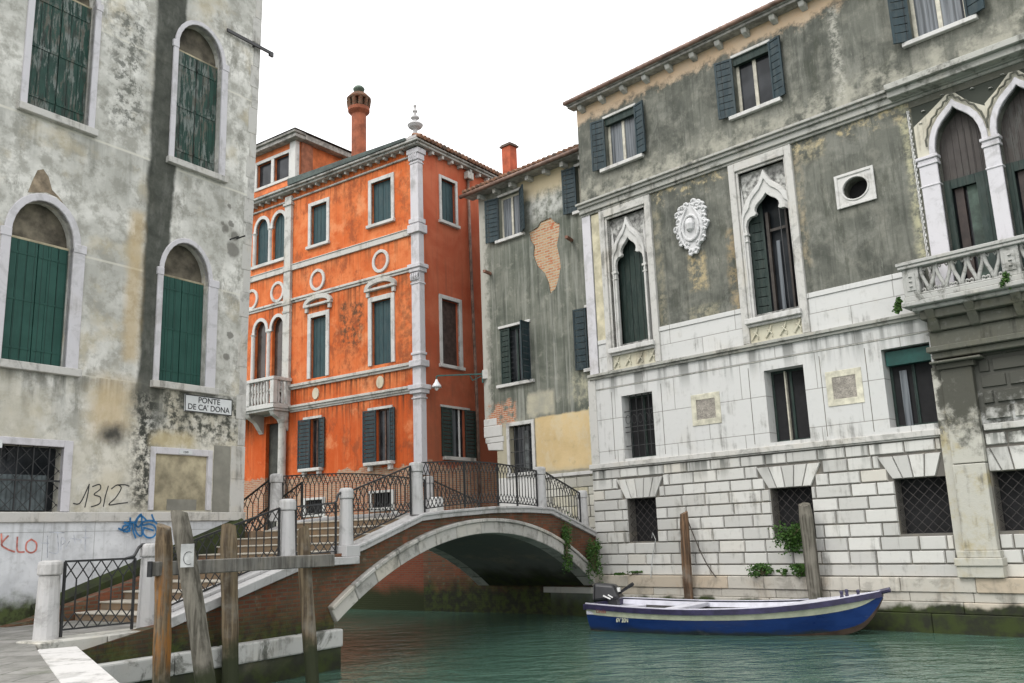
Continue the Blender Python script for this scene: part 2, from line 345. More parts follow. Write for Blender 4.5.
def mat_orange():
    s = NT('orange_red_stucco')
    a = s.noise(.5,7,.6,dist=.6); b = s.noise(2.2,9,.7); f = s.noise(14,6,.7); v = s.noise(1.0,7,.68,vec=s.scale(4,4,.22)); v2 = s.noise(1.0,7,.7,vec=s.scale(9,9,.2,(3,0,0)))
    c = s.mix(s.mr(a,.35,.65), (.54,.125,.034), (.62,.195,.072)); c = s.mix(s.mul(s.mr(b,.45,.68),.6), c, (.42,.068,.014)); c = s.mix(s.mul(s.inv(s.mr(s.addn(s.Z,s.mr(a,.3,.7,-.8,.8)),7.6,9.3)),.6), c, (.46,.066,.012))
    c = s.mix(s.mul(s.mr(v,.52,.72),.5), c, (.66,.21,.082)); c = s.mix(s.mul(s.mr(v2,.53,.68),.5), c, (.25,.06,.022))
    for z0,L,am,o in ((8.1,1.1,1.0,1),(9.05,1.0,1.0,6),(12.95,1.5,.75,11),(14.4,.9,.5,3),(18.0,1.3,.5,17)): c = s.mix(s.mul(s.drip(z0,L,7,.46,.62,o),am), c, (.10,.04,.02))
    for (u0,u1,z0,z1,am) in ((-4.5,-3.1,10.3,12.4,1.0),(-1.15,-.35,9.4,13,.55),(-1.1,-.3,15.3,17.2,.45),(-4.3,-3.1,15.3,17.6,.35)):
        c = s.mix(s.mul(s.mul(s.boxm(u0,u1,z0,z1,.2,.3,2),s.mr(s.noise(3.2,8,.72),.42,.6)),am), c, (.11,.055,.03))
    c = s.mix(s.mul(s.mr(s.noise(1.6,9,.74,vec=s.scale(1,1,.6,(9,1,4))),.51,.63),.7), c, (.235,.066,.028)); c = s.mix(s.mul(s.mr(s.noise(.8,8,.7,vec=s.scale(1,1,1,(3,7,2))),.54,.68),.55), c, (.70,.30,.14))
    # shade on the alley flank is painted in: duller red, darker towards the bottom
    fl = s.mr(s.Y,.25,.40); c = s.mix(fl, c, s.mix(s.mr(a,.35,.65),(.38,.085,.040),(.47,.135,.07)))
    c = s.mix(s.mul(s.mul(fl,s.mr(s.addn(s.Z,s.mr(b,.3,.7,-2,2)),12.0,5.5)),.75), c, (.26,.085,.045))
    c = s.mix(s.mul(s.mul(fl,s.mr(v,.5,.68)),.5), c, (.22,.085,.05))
    bm,bf = brick_mix(s); m = s.inv(s.mr(s.addn(s.Z,s.mr(s.noise(.9,7,.7),.3,.7,-.22,.22)),5.32,5.40)); c = s.mix(m, c, bm)
    rb = s.brick(.27,.078,.012,(.17,.045,.025),(.20,.06,.032),(.13,.085,.06))[0]; c = s.mix(s.inv(s.mr(s.addn(s.Z,s.mr(b,.3,.7,-.3,.3)),2.2,2.9)), c, rb)
    c = s.mix(s.inv(s.mr(s.addn(s.Z,s.mr(a,.3,.7,-.15,.15)),.5,1.05)), c, (.026,.032,.014))
    h = s.math('SUBTRACT', s.addn(b,s.mul(f,.4)), s.mul(s.mul(m,bf),1.0))
    return s.done(c,.88,h,.45,.02,.15)

def mat_brick(name='old_brick', moss=1.1, dark=.55):
    s = NT(name); bc,bf = s.brick(.27,.078,.012,(.12,.042,.024),(.165,.072,.04),(.095,.085,.062)); n = s.noise(1.1,7,.65); n2 = s.noise(4,7,.7)
    c = s.mix(s.mul(s.mr(n,.42,.62),dark), bc, (.052,.050,.030)); c = s.mix(s.mul(s.mr(n2,.54,.70),.55), c, (.21,.175,.13)); c = s.mix(s.mul(s.mr(s.noise(1.8,6,.65,vec=s.scale(1,1,1,(4,4,8))),.52,.66),.6), c, (.20,.062,.03))
    zz = s.addn(s.Z,s.mr(n,.3,.7,-.22,.22)); c = s.mix(s.inv(s.mr(zz,moss-.45,moss+.4)), c, s.mix(s.mr(n2,.4,.6),(.022,.024,.016),(.045,.06,.016)))
    return s.done(c,.88,s.math('SUBTRACT',n2,bf),.55,.02,.2)

def mat_water():
    s = NT('canal_water'); a = s.noise(1.0,4,.55,vec=s.scale(1.0,1.7,1),dist=.4); b = s.noise(3.4,3,.5,vec=s.scale(1,1.6,1,(3,1,0)),dist=.3); d = s.noise(.14,3,.5)
    c = s.mix(s.mr(d,.35,.65),(.042,.088,.066),(.060,.118,.090))
    return s.done(c,.10,s.addn(a,s.mul(b,.20)),.5,.19,.5)

def mat_paving():
    s = NT('worn_paving'); bc,bf = s.brick(.95,.62,.012,(.20,.195,.18),(.27,.26,.245),(.055,.06,.045),vec=s.scale(1,1,1)); n = s.noise(1.6,8,.7); n2 = s.noise(9,6,.7)
    c = s.mix(s.mul(s.mr(n,.42,.66),.65), bc, (.10,.10,.088)); c = s.mix(s.mul(s.mr(s.noise(.9,6,.65),.52,.68),.6), c, (.07,.085,.045)); c = s.mix(s.mul(s.mr(n2,.55,.7),.4), c, (.34,.33,.31))
    return s.done(c,s.mr(n,.3,.7,.45,.8),s.math('SUBTRACT',n2,bf),.35,.012,.35)

def mat_shutter(name, c0, c1, peel=0.0, plank=.16, sc=1.0):
    s = NT(name); g = s.noise(18,6,.65,vec=s.scale(1,1,.05)); n = s.noise(2,6,.6)
    c = s.mix(s.mr(n,.35,.65), c0, c1); c = s.mix(s.mul(s.mr(g,.5,.7),.35), c, tuple(x*.55 for x in c0))
    u = s.addn(s.X,s.Y); fr = s.math('FRACT', s.mul(u,1/plank)); ln = s.mr(s.math('ABSOLUTE',s.math('SUBTRACT',fr,.5)),.44,.49); c = s.mix(s.mul(ln,.75), c, tuple(x*.18 for x in c0))
    if peel:
        p = s.mul(s.mr(s.noise(1.0,8,.75,vec=s.scale(9,9,1.5)),.49,.55),1.0); c = s.mix(s.mul(p,peel), c, s.mix(s.mr(n,.4,.6),(.19,.215,.20),(.10,.085,.066)))
        p2 = s.mr(s.noise(1.0,8,.7,vec=s.scale(8,8,1.0,(5,5,5))),.55,.62); c = s.mix(s.mul(p2,peel*.9), c, (.018,.017,.014))
    return s.done(c,.62,s.math('SUBTRACT',g,ln),.4,.01,.3)

def mat_leaf():
    s = NT('ivy_leaf'); r = s.island(); c = s.mix(r,(.020,.058,.010),(.060,.13,.022)); return s.done(c,.6,None,spec=.3)
def mat_glass():
    s = NT('dark_window_glass'); n = s.noise(1.2,3,.5); c = s.mix(s.mr(n,.35,.65),(.012,.014,.016),(.035,.038,.042)); return s.done(c,.10,s.noise(2.5,2,.5),.12,.02,.22)
def mat_curtain():
    s = NT('pale_curtain'); n = s.noise(1.0,5,.6,vec=s.scale(14,14,.4)); c = s.mix(s.mr(n,.35,.65),(.035,.042,.047),(.15,.165,.18)); return s.done(c,.35,n,.4,.02,.4)
def mat_tiles():
    s = NT('clay_roof_tiles'); r = s.island(); n = s.noise(3,6,.65); c = s.mix(r,(.16,.085,.055),(.29,.16,.10)); c = s.mix(s.mul(s.mr(n,.45,.62),.75), c, (.085,.08,.07)); return s.done(c,.85,n,.4,.02,.2)

def mat_boat():
    s = NT('scuffed_blue_boat_paint'); n = s.noise(2.5,7,.65,vec=s.scale(.5,1,2)); f = s.noise(1.0,8,.75,vec=s.scale(3,3,22)); c = s.mix(s.mr(n,.35,.65),(.004,.022,.115),(.007,.036,.165))
    c = s.mix(s.mul(s.mr(f,.60,.70),.45), c, (.14,.17,.27)); z = s.addn(s.Z,s.mr(n,.3,.7,-.05,.05)); c = s.mix(s.mul(s.inv(s.mr(z,.02,.17)),.85), c, (.030,.036,.026)); return s.done(c,s.mr(n,.3,.7,.25,.55),f,.12,.004,.5)
MPALE = mat_pale_plaster(); MDADO = mat_dado(); MPAL = mat_palace_plaster(); MGREY = mat_grey_house(); MOR = mat_orange()
MBRICK = mat_brick('canal_brick',1.15,.6); MBRICKR = mat_brick('red_canal_brick',1.0,.15); MWATER = mat_water(); MPAVE = mat_paving()
MSTONE = stone('istrian_stone',(.47,.462,.435),amt=.8,crust=.4); MSTONEC = stone('istrian_stone_clean',(.52,.515,.495),crust=.25,amt=.55,warm_amt=.12)
MPALE_FR = stone('lilac_white_stone',(.52,.51,.53),crust=.22,amt=.4,warm_amt=.12)
def _sootm(s): return s.mul(s.mul(s.mr(s.addn(s.X,s.mr(s.noise(2,6,.65),.3,.7,-.2,.2)),11.05,11.25), s.mr(s.addn(s.Z,s.mr(s.noise(3,7,.7),.25,.75,-.8,.8)),3.95,5.3)),.97)
def _topdrip(s): return s.mul(s.drip(4.62,.85,2.6,.47,.60,2.0),.9)
def _topdrip2(s): return s.mul(s.drip(7.5,1.0,2.0,.46,.60,4.0),.8)
def _yel(s): return s.mul(s.mul(s.mr(s.X,10.9,11.3),s.mr(s.noise(1.5,6,.65),.35,.6)),.75)
MRUST = stone('rusticated_stone',(.53,.525,.50),amt=.7,warm=(.42,.37,.28),warm_amt=.24,island=.20,soot=[(_topdrip,(.10,.105,.095)),(_sootm,(.055,.055,.045))])
MASH = stone('smooth_ashlar',(.53,.53,.515),amt=.65,warm_amt=.10,joints=(2.3,1.02),soot=[(_topdrip2,(.11,.115,.105)),(_sootm,(.06,.06,.05))])
MPILA = stone('eroded_pilaster_stone',(.42,.41,.36),amt=.8,warm=(.36,.30,.15),warm_amt=1.3,soot=[(_sootm,(.06,.06,.048))],bstr=.9)
MSOOT = stone('sooty_stone',(.105,.105,.085),dark=(.035,.035,.03),amt=.8,warm=(.15,.14,.085),warm_amt=.5)
MBALU = stone('weathered_balcony_stone',(.36,.36,.34),amt=.85,warm_amt=.2,crust=.75)
MGROOVE = stone('joint_backing_stone',(.13,.122,.108),amt=.6)
MBASE = stone('canal_base_stone',(.47,.445,.395),amt=.6,crust=.35,warm=(.37,.28,.18),warm_amt=.45,island=.2,moss=(.62,.06))
MLEDGE = stone('canal_ledge_stone',(.55,.55,.53),amt=.65,warm_amt=.15,moss=(.42,.12))
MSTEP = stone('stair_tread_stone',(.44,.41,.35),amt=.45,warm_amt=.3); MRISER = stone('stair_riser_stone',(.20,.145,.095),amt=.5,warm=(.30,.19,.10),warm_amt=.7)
MPOST = stone('bridge_post_stone',(.44,.435,.43),crust=.35,amt=.45,warm_amt=.10)
MCART = stone('carved_relief_stone',(.54,.54,.54),amt=.6,warm_amt=.05)
MGREEN = mat_shutter('green_shutter_paint',(.012,.056,.043),(.018,.072,.056),0,.18); MPEEL = mat_shutter('peeling_green_shutter',(.008,.034,.025),(.015,.054,.040),.72,.19)
MSLATE = mat_shutter('blue_green_louvre_paint',(.014,.028,.034),(.022,.042,.05),.12,.5); MTEAL = mat_shutter('dark_teal_shutter',(.017,.046,.054),(.026,.064,.07),.1,.22)
MDKGREEN = mat_shutter('blackish_green_paint',(.012,.026,.022),(.02,.036,.03),.1,.2); MBROWN = mat_shutter('dark_brown_boards',(.045,.038,.034),(.062,.054,.05),.15,.15)
MGLASS = mat_glass(); MCURT = mat_curtain(); MTILE = mat_tiles(); MLEAF = mat_leaf()
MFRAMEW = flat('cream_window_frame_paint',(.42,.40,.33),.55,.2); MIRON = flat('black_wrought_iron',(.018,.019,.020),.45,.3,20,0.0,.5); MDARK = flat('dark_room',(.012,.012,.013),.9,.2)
MGRILLE = flat('rusty_grille_iron',(.032,.028,.026),.7,.4,18); MGUT = flat('copper_brown_gutter',(.16,.10,.075),.5,.4,5); MEAVE = flat('grey_eave_boards',(.27,.26,.24),.8,.35,6)
MGUTG = flat('green_grey_gutter',(.045,.062,.055),.55,.35,5); MCREAM = flat('cream_render',(.50,.46,.33),.85,.25,2.5)
MCHIM = flat('orange_chimney_stucco',(.27,.082,.040),.85,.35,2.5); MCHIMB = mat_brick('chimney_brick',-50,.5); MLEAD = flat('lead_flashing',(.12,.13,.135),.6,.3,5); MCOPPER = flat('green_copper_cap',(.10,.135,.105),.6,.35,6)
MGREYP = flat('grey_cement_patch',(.205,.20,.17),.9,.18,2.0); MBOARD = flat('bare_cement_board',(.30,.265,.18),.9,.4,2.3); MSIGN = flat('white_sign_enamel',(.58,.60,.60),.4,.06,4); MINK = flat('sign_black_ink',(.02,.02,.022),.6,.1)
MBLACKSPRAY = flat('black_spray_paint',(.03,.03,.03),.7,.2); MREDSPRAY = flat('faded_red_spray_paint',(.46,.16,.13),.7,.4,9); MBLUESPRAY = flat('blue_spray_paint',(.02,.13,.30),.7,.3,9); MGREYSPRAY = flat('faded_grey_spray_paint',(.36,.38,.42),.7,.4,9)
MPILE = timber('mooring_pile_timber',(.175,.135,.085),(.06,.045,.03),None,.75); MPILEO = timber('orange_stained_pile_timber',(.19,.14,.085),(.06,.045,.03),(.6,2.1),.55); MBEAM = timber('grey_beam_timber',(.165,.16,.145),(.075,.07,.062)); MPILEG = timber('grey_pile_timber',(.15,.14,.115),(.05,.046,.036),None,.7)
MPILER = timber('brown_pile_timber',(.20,.12,.07),(.06,.04,.026),None,.5)
MBLUE = mat_boat(); MBCREAM = flat('cream_boat_paint',(.52,.53,.40),.4,.15,4,0,.5); MNAVY = flat('navy_rub_rail',(.028,.024,.06),.4,.3,6,0,.5); MBIN = flat('lavender_white_boat_paint',(.60,.60,.66),.45,.1,4,0,.4); MFOUL = flat('brown_hull_bottom',(.065,.042,.03),.7,.35,3)
MMOTOR = flat('black_motor_plastic',(.014,.014,.016),.3,.2,6,0,.5); MWHITE = flat('white_paint',(.72,.72,.70),.5,.1); MBOATFL = flat('dark_boat_floor',(.06,.058,.055),.8,.3,5)
MLAMPG = flat('teal_lamp_bracket_paint',(.02,.085,.075),.5,.25,8); MSHADE = flat('white_enamel_lamp_shade',(.62,.63,.64),.3,.1); MTEALB = flat('teal_board_paint',(.005,.055,.046),.5,.2,5)
MMORT = flat('rope_fibre',(.07,.06,.05),.9,.3,20); MROSE = flat('red_ochre_disc',(.50,.13,.045),.85,.25,4)
MEXB = mat_brick('exposed_wall_brick',-50,.05)
# ------------------------------------------------------------------ generic house pieces
def planks(mb, x0,x1,y,z0,z1,n,th=.04,gap=.012):
    w=(x1-x0)/n
    for i in range(n): mb.box(x0+i*w+gap/2,x0+(i+1)*w-gap/2,y,y+th,z0,z1)
def louvre(mb, x0,x1,y0,y1,z0,z1,n=9,fr=.07):
    """shutter leaf between two hinge-side points seen from above, with slats"""
    p=Vector((x0,y0,0)); q=Vector((x1,y1,0)); d=(q-p); L=d.length; d.normalize(); nn=Vector((d.y,-d.x,0))
    def b(a0,a1,h0,h1,t0,t1):
        P=[p+d*a0+nn*t0,p+d*a1+nn*t0,p+d*a1+nn*t1,p+d*a0+nn*t1]
        mb.hexa([(v.x,v.y,h0) for v in P],[(v.x,v.y,h1) for v in P])
    b(0,fr,z0,z1,0,.05); b(L-fr,L,z0,z1,0,.05); b(fr,L-fr,z0,z0+fr,0,.05); b(fr,L-fr,z1-fr,z1,0,.05)
    h=(z1-z0-2*fr)/n
    for i in range(n):
        zz=z0+fr+i*h; b(fr,L-fr,zz+.006,zz+h-.018,.008,.036)
def frame_window(parent, x0,x1,z0,z1,y,name='window',mull=1,trans=0,mat=None,curtain=0.0,fr=.07):
    mb=MB(); mb.box(x0,x0+fr,y,y+.06,z0,z1); mb.box(x1-fr,x1,y,y+.06,z0,z1); mb.box(x0+fr,x1-fr,y,y+.06,z1-fr,z1); mb.box(x0+fr,x1-fr,y,y+.06,z0,z0+fr)
    for i in range(mull):
        xm=lerp(x0,x1,(i+1)/(mull+1)); mb.box(xm-fr*.55,xm+fr*.55,y-.01,y+.05,z0+fr,z1-fr)
    for i in range(trans):
        zm=lerp(z0,z1,(i+1)/(trans+1)); mb.box(x0+fr,x1-fr,y+.005,y+.045,zm-.02,zm+.02)
    o=mb.build(name,mat or MFRAMEW,parent,bevel=.006)
    MB().box(x0+.01,x1-.01,y+.032,y+.05,z0+.01,z1-.01).build('pane',MGLASS,o)
    if curtain:
        mb=MB(); xs=[lerp(x0+fr,x0+fr+(x1-x0-2*fr)*curtain,i/16) for i in range(17)]
        for i in range(16):
            ya=y+.024-.004*(i%2); yb=y+.024-.004*((i+1)%2); mb.add([(xs[i],ya,z0+fr),(xs[i+1],yb,z0+fr),(xs[i+1],yb,z1-fr),(xs[i],ya,z1-fr)],[(0,1,2,3)])
        mb.build('curtain',MCURT,o)
    return o
def surround(mb, x0,x1,z0,z1,w,y0,y1,wt=None,wb=0.0):
    wt = w if wt is None else wt
    mb.box(x0-w,x0,y0,y1,z0-wb,z1+wt); mb.box(x1,x1+w,y0,y1,z0-wb,z1+wt); mb.box(x0,x1,y0,y1,z1,z1+wt)
    if wb: mb.box(x0,x1,y0,y1,z0-wb,z0)
def back(parent, x0,x1,z0,z1,y): return MB().box(x0,x1,y,y+.03,z0,z1)
def cell_grille(mb, x0,x1,z0,z1,y,s,w=.02,diag=True):
    """diamond lattice clipped to the opening"""
    W=x1-x0; H=z1-z0; k=int((W+H)/s)+2
    for i in range(k):
        c=i*s
        a=(max(0,c-H),min(c,H)); b=(min(c,W),max(0,c-W))
        if b[0]>a[0]: 
            mb.bar((x0+a[0],y,z0+a[1]),(x0+b[0],y,z0+b[1]),w,w*.6,up=(0,1,0)); mb.bar((x0+a[0],y+.012,z1-a[1]),(x0+b[0],y+.012,z1-b[1]),w,w*.6,up=(0,1,0))

# ------------------------------------------------------------------ pale house on the near bank
HL = tag(empty('pale_house',(-9.98,19.16,0),R(57)),'pale grey stained plaster house with green arched shutters beside the near quay','house')
UL=arch_loop(-1.04,.41,12.26,15.46,16.3); UR=arch_loop(2.74,4.14,12.30,15.52,16.36)
LLo=arch_loop(-1.14,.26,6.52,9.30,10.18); LRo=arch_loop(2.60,3.95,6.52,9.28,10.16); LOWo=rect(-2.4,.36,3.42,4.79); NI=rect(2.61,4.13,3.45,4.79)
more=[arch_loop(-5.1,-3.7,12.26,15.46,16.3),arch_loop(-5.1,-3.7,6.52,9.30,10.18)]
holes=[UL,UR,LLo,LRo,LOWo]+more
w=MB(); w.sheet([(-9,3.2),(5.27,3.2),(5.27,8),(5.52,19.3),(-9,19.3)],holes+[NI])
lean=lambda z: max(0,(z-8)/11.3*.25)
for h in holes: w.reveal(h,0,.32)
w.reveal(NI,0,.05)
w.add([(5.27,0,0),(5.27,9,0),(5.27,9,8),(5.27,0,8)],[(0,1,2,3)]); w.add([(5.27,0,8),(5.27,9,8),(5.52,9,19.3),(5.52,0,19.3),(-9,0,0),(-9,9,0),(-9,9,19.3),(-9,0,19.3)],[(0,1,2,3),(5,6,7,4),(1,5,6,2),(3,2,6,7)])
w.build('wall',MPALE,HL)
d=MB(); d.box(-9,5.265,-.03,-.0,.2,3.2); d.build('dado',MDADO,HL)
MB().box(-9,5.30,-.09,0,3.20,3.41).build('ledge',MSTONE,HL,bevel=.015)
q=MB(); z=5.12; i=0
while z<19.2:
    h=.62+.2*random.random(); wd=.30 if i%2 else .22; zt=min(z+h,19.3); l0,l1=lean(z),lean(zt); q.hexa([(5.27-wd+l0,-.012,z+.006),(5.285+l0,-.012,z+.006),(5.285+l0,.5,z+.006),(5.27-wd+l0,.5,z+.006)],[(5.27-wd+l1,-.012,zt),(5.285+l1,-.012,zt),(5.285+l1,.5,zt),(5.27-wd+l1,.5,zt)]); z+=h; i+=1
for z0,z1 in ((3.41,4.25),(4.25,5.1)): q.box(4.84,5.29,-.02,.6,z0+.004,z1)
q.build('corner_quoin',MSTONE,HL,bevel=.008)
MB().box(4.31,4.82,-.012,.01,3.41,5.08).build('cement_patch',MGREYP,HL)
# moulded eaves above the frame
e=MB(); e.box(-9.2,5.6,-.35,0,19.0,19.3); e.hexa([(-9.4,-.6,19.3),(5.9,-.6,19.3),(5.9,9.4,19.3),(-9.4,9.4,19.3)],[(-5,4,21.5),(2,4,21.5),(2,5,21.5),(-5,5,21.5)]); e.build('roof',MTILE,HL)
MTYMP=flat('brown_arch_board',(.105,.092,.068),.9,.55,2.6)
def arched(x0,x1,z0,zs,za,fw,loop,shmat,fwr=None,peel=False,imp=True,open_tymp=True):
    fwr=fwr or fw
    st=MB(); st.box(x0-fw,x0,-.05,.12,z0,zs); st.box(x1,x1+fwr,-.05,.12,z0,zs)
    ri=arch_curve(x0,x1,zs,za); ro=arch_curve(x0-fw*.8,x1+fw*.85,zs,za+fw*.85); st.band(ri,ro,-.045,.12)
    if imp: st.box(x0-fw-.03,x0+.0,-.065,.12,zs-.12,zs+.08); st.box(x1,x1+fwr+.02,-.065,.12,zs-.12,zs+.08)
    o=st.build('window',MPALE_FR,HL,bevel=.012)
    MB().box(x0-fw-.06,x1+fwr+.05,-.14,.1,z0-.17,z0).build('sill',MSTONE,o,bevel=.012)
    MB().prism([(x0-.02,zs-.02),(x1+.02,zs-.02)]+arch_curve(x0-.02,x1+.02,zs,za+.02),.26,.33).build('tympanum',MTYMP,o)
    lip=MB().box(x0,x1,.16,.26,zs-.06,zs+.0); lip.build('lintel',MBOARD,o,bevel=.01)
    xm=(x0+x1)/2
    for a,b in ((x0+.02,xm-.006),(xm+.006,x1-.02)):
        m=MB(); planks(m,a,b,.15,z0+.02,zs-.06,3,.04,.010)
        for f in (.12,.5,.87): zz=lerp(z0,zs,f); m.box(a+.02,b-.02,.135,.16,zz-.035,zz+.035) if peel else m.box(a+.02,b-.02,.142,.16,zz-.02,zz+.02)
        m.build('shutter',shmat,o)
    return o
arched(-1.04,.41,12.26,15.46,16.3,.15,UL,MPEEL,peel=True); arched(2.74,4.14,12.30,15.52,16.36,.15,UR,MPEEL,.20,peel=True)
arched(-1.14,.26,6.52,9.30,10.18,.20,LLo,MGREEN,.28); arched(2.60,3.95,6.52,9.28,10.16,.15,LRo,MGREEN,.30)
arched(-5.1,-3.7,12.26,15.46,16.3,.19,more[0],MPEEL,peel=True); arched(-5.1,-3.7,6.52,9.30,10.18,.22,more[1],MGREEN,.34)
# barred ground floor window
s=MB(); surround(s,-2.4,.36,3.42,4.79,.20,-.04,.1,.15); lw=s.build('window',MPALE_FR,HL,bevel=.01)
MB().box(-2.4,.36,.29,.32,3.42,4.79).build('pane',MGLASS,lw)
cb=MB(); 
for i in range(46):
    xa=lerp(-2.2,.2,i/46); xb=lerp(-2.2,.2,(i+1)/46); cb.add([(xa,.27-.02*(i%2),3.46),(xb,.27-.02*((i+1)%2),3.46),(xb,.27-.02*((i+1)%2),4.2),(xa,.27-.02*(i%2),4.2)],[(0,1,2,3)])
cb.build('curtain',flat('dim_net_curtain',(.085,.105,.11),.6,.3,5),lw)
g=MB(); g.box(-2.4,.36,.06,.085,4.05,4.09); 
for i in range(9): xx=-2.4+.34*i+.1; g.box(xx,xx+.022,.06,.085,3.42,4.79)
cell_grille(g,-2.4,.36,3.42,4.79,.10,.36,.014); g.build('grille',MIRON,lw)
# framed notice panel
s=MB(); surround(s,2.62,4.12,3.46,4.78,.13,-.045,.05,.16); np_=s.build('notice_panel',MPALE_FR,HL,bevel=.01)
MB().box(2.61,4.13,.035,.06,3.45,4.79).build('board',MBOARD,np_); MB().box(3.02,3.86,.028,.036,3.46,3.72).build('cement_repair',MGREYP,np_)
pl=MB().box(3.25,3.62,-.06,-.045,4.80,4.90).build('name_strip',MSIGN,np_)
text_mesh('lettering','1240',.075,(3.43,-.063,4.85),(R(90),0,0),MINK,np_)
# raw brick where plaster has fallen over the large arch
ex=MB(); ex.prism([(-.85,10.28),(-.70,10.32),(-.44,10.40),(-.20,10.36),(.0,10.22),(-.15,10.38),(-.32,10.50),(-.42,10.78),(-.55,10.92),(-.68,10.85),(-.78,10.55)],-.004,.01)
ex.build('fallen_plaster_patch',flat('raw_wall_under_plaster',(.25,.20,.14),.9,.4,5),HL)
MB().box(-1.45,-.98,-.06,-.035,4.70,4.86).build('house_number_plate',MSIGN,HL)
# iron bar, pegs
bar=MB(); bar.bar((4.2,-.10,16.62),(5.85,-.12,16.62),.05,.09); bar.bar((5.70,-.12,16.56),(5.84,-.12,16.56),.07,.10); bar.bar((5.2,.0,16.61),(5.2,-.10,16.61),.05); bar.build('wall_bar',MIRON,HL)
pg=MB(); 
for u,z in ((4.6,10.62),(4.82,10.70)): pg.bar((u,0,z),(u+.02,-.32,z+.02),.03).cut()
build_each(pg,'iron_peg',MIRON,HL)
# graffiti: flat ribbons of paint on the wall
def ribbon(mb, pts, w=.03, y=-.034):
    n=len(pts)
    for i in range(n-1):
        (x0,z0),(x1,z1)=pts[i],pts[i+1]; L=math.hypot(x1-x0,z1-z0) or 1e-6; nx,nz=-(z1-z0)/L*w/2,(x1-x0)/L*w/2; ex,ez=(x1-x0)/L*w*.3,(z1-z0)/L*w*.3
        mb.add([(x0-nx-ex,y-.0006*(i%2),z0-nz-ez),(x1-nx+ex,y-.0006*(i%2),z1-nz+ez),(x1+nx+ex,y-.0006*(i%2),z1+nz+ez),(x0+nx-ex,y-.0006*(i%2),z0+nz-ez)],[(0,1,2,3)])
def curve(P, k=6):
    out=[]; n=len(P)
    for i in range(n-1):
        p0=P[max(i-1,0)];p1=P[i];p2=P[i+1];p3=P[min(i+2,n-1)]
        for j in range(k):
            t=j/k; out.append(tuple(.5*((2*p1[a])+(-p0[a]+p2[a])*t+(2*p0[a]-5*p1[a]+4*p2[a]-p3[a])*t*t+(-p0[a]+3*p1[a]-3*p2[a]+p3[a])*t**3) for a in (0,1)))
    return out+[P[-1]]
g=MB()
for P in ([(.66,3.60),(.82,3.62),(1.0,4.02)],[(1.0,4.02),(.98,3.80),(.93,3.52)],[(1.08,3.97),(1.24,4.02),(1.27,3.92),(1.13,3.80),(1.28,3.74),(1.27,3.60),(1.08,3.53)],[(1.46,3.99),(1.40,3.76),(1.37,3.54)],[(1.54,3.93),(1.68,4.02),(1.78,3.95),(1.66,3.74),(1.50,3.58),(1.72,3.60),(1.96,3.63)],[(1.68,4.02),(1.86,4.03),(1.98,4.0)]):
    ribbon(g,curve(P),.026,-.004)
g.build('graffiti',MBLACKSPRAY,HL)['label']='black sprayed number 1312'
g=MB()
for P in ([(-0.84,2.98),(-0.81,2.75)], [(-0.70,2.94),(-0.82,2.78),(-0.70,2.68),(-0.55,2.62)], [(-0.51,2.91),(-0.49,2.64),(-0.35,2.61)], [(-0.22,2.86),(-0.31,2.79),(-0.31,2.65),(-0.21,2.59),(-0.11,2.64),(-0.11,2.78),(-0.22,2.86)]): ribbon(g,curve(P),.035)
g.build('graffiti',MREDSPRAY,HL)['label']='faded red sprayed letters KLO'
g=MB()
for P in ([(1.71,3.05),(1.82,3.01),(1.94,3.06),(1.94,3.12),(1.83,3.10),(1.81,3.02),(1.87,2.98),(1.97,3.01),(1.99,3.28),(1.99,2.98)], [(1.85,3.18),(2.01,3.16),(2.13,3.20)], [(2.03,3.19),(2.07,3.01),(2.15,2.83)], [(2.11,3.19),(2.13,3.01),(2.23,2.89),(2.31,2.90),(2.28,3.13)], [(2.13,3.09),(2.14,3.23),(2.26,3.36),(2.28,3.17),(2.21,3.08),(2.14,3.13),(2.19,3.28),(2.28,3.32),(2.41,3.22)], [(2.34,3.06),(2.46,3.03),(2.60,2.99)], [(2.37,3.06),(2.33,2.95),(2.44,2.84),(2.59,2.84),(2.68,2.94),(2.63,3.08),(2.49,3.14),(2.32,3.12),(2.33,3.19),(2.49,3.22),(2.63,3.19),(2.74,3.09)], [(2.54,3.35),(2.61,3.21)]): ribbon(g,curve(P,5),.042,-.096)
g.build('graffiti',MBLUESPRAY,HL)['label']='blue sprayed scribble tag'
g=MB()
for P in ([(0.12,2.92),(0.15,2.48)], [(0.00,2.78),(0.16,2.77)], [(0.16,3.00),(0.48,2.98)], [(0.33,2.98),(0.37,2.58),(0.18,2.59)], [(0.43,2.64),(0.43,2.88),(0.52,2.80),(0.45,2.73)], [(0.53,2.66),(0.61,2.80)], [(0.70,2.93),(0.74,2.76)], [(0.63,2.86),(0.86,2.82),(0.86,2.76)], [(0.96,3.11),(0.98,2.58)], [(0.90,2.87),(1.05,2.86)]): ribbon(g,curve(P),.018)
g.build('graffiti',MGREYSPRAY,HL)['label']='faint grey scribbles'
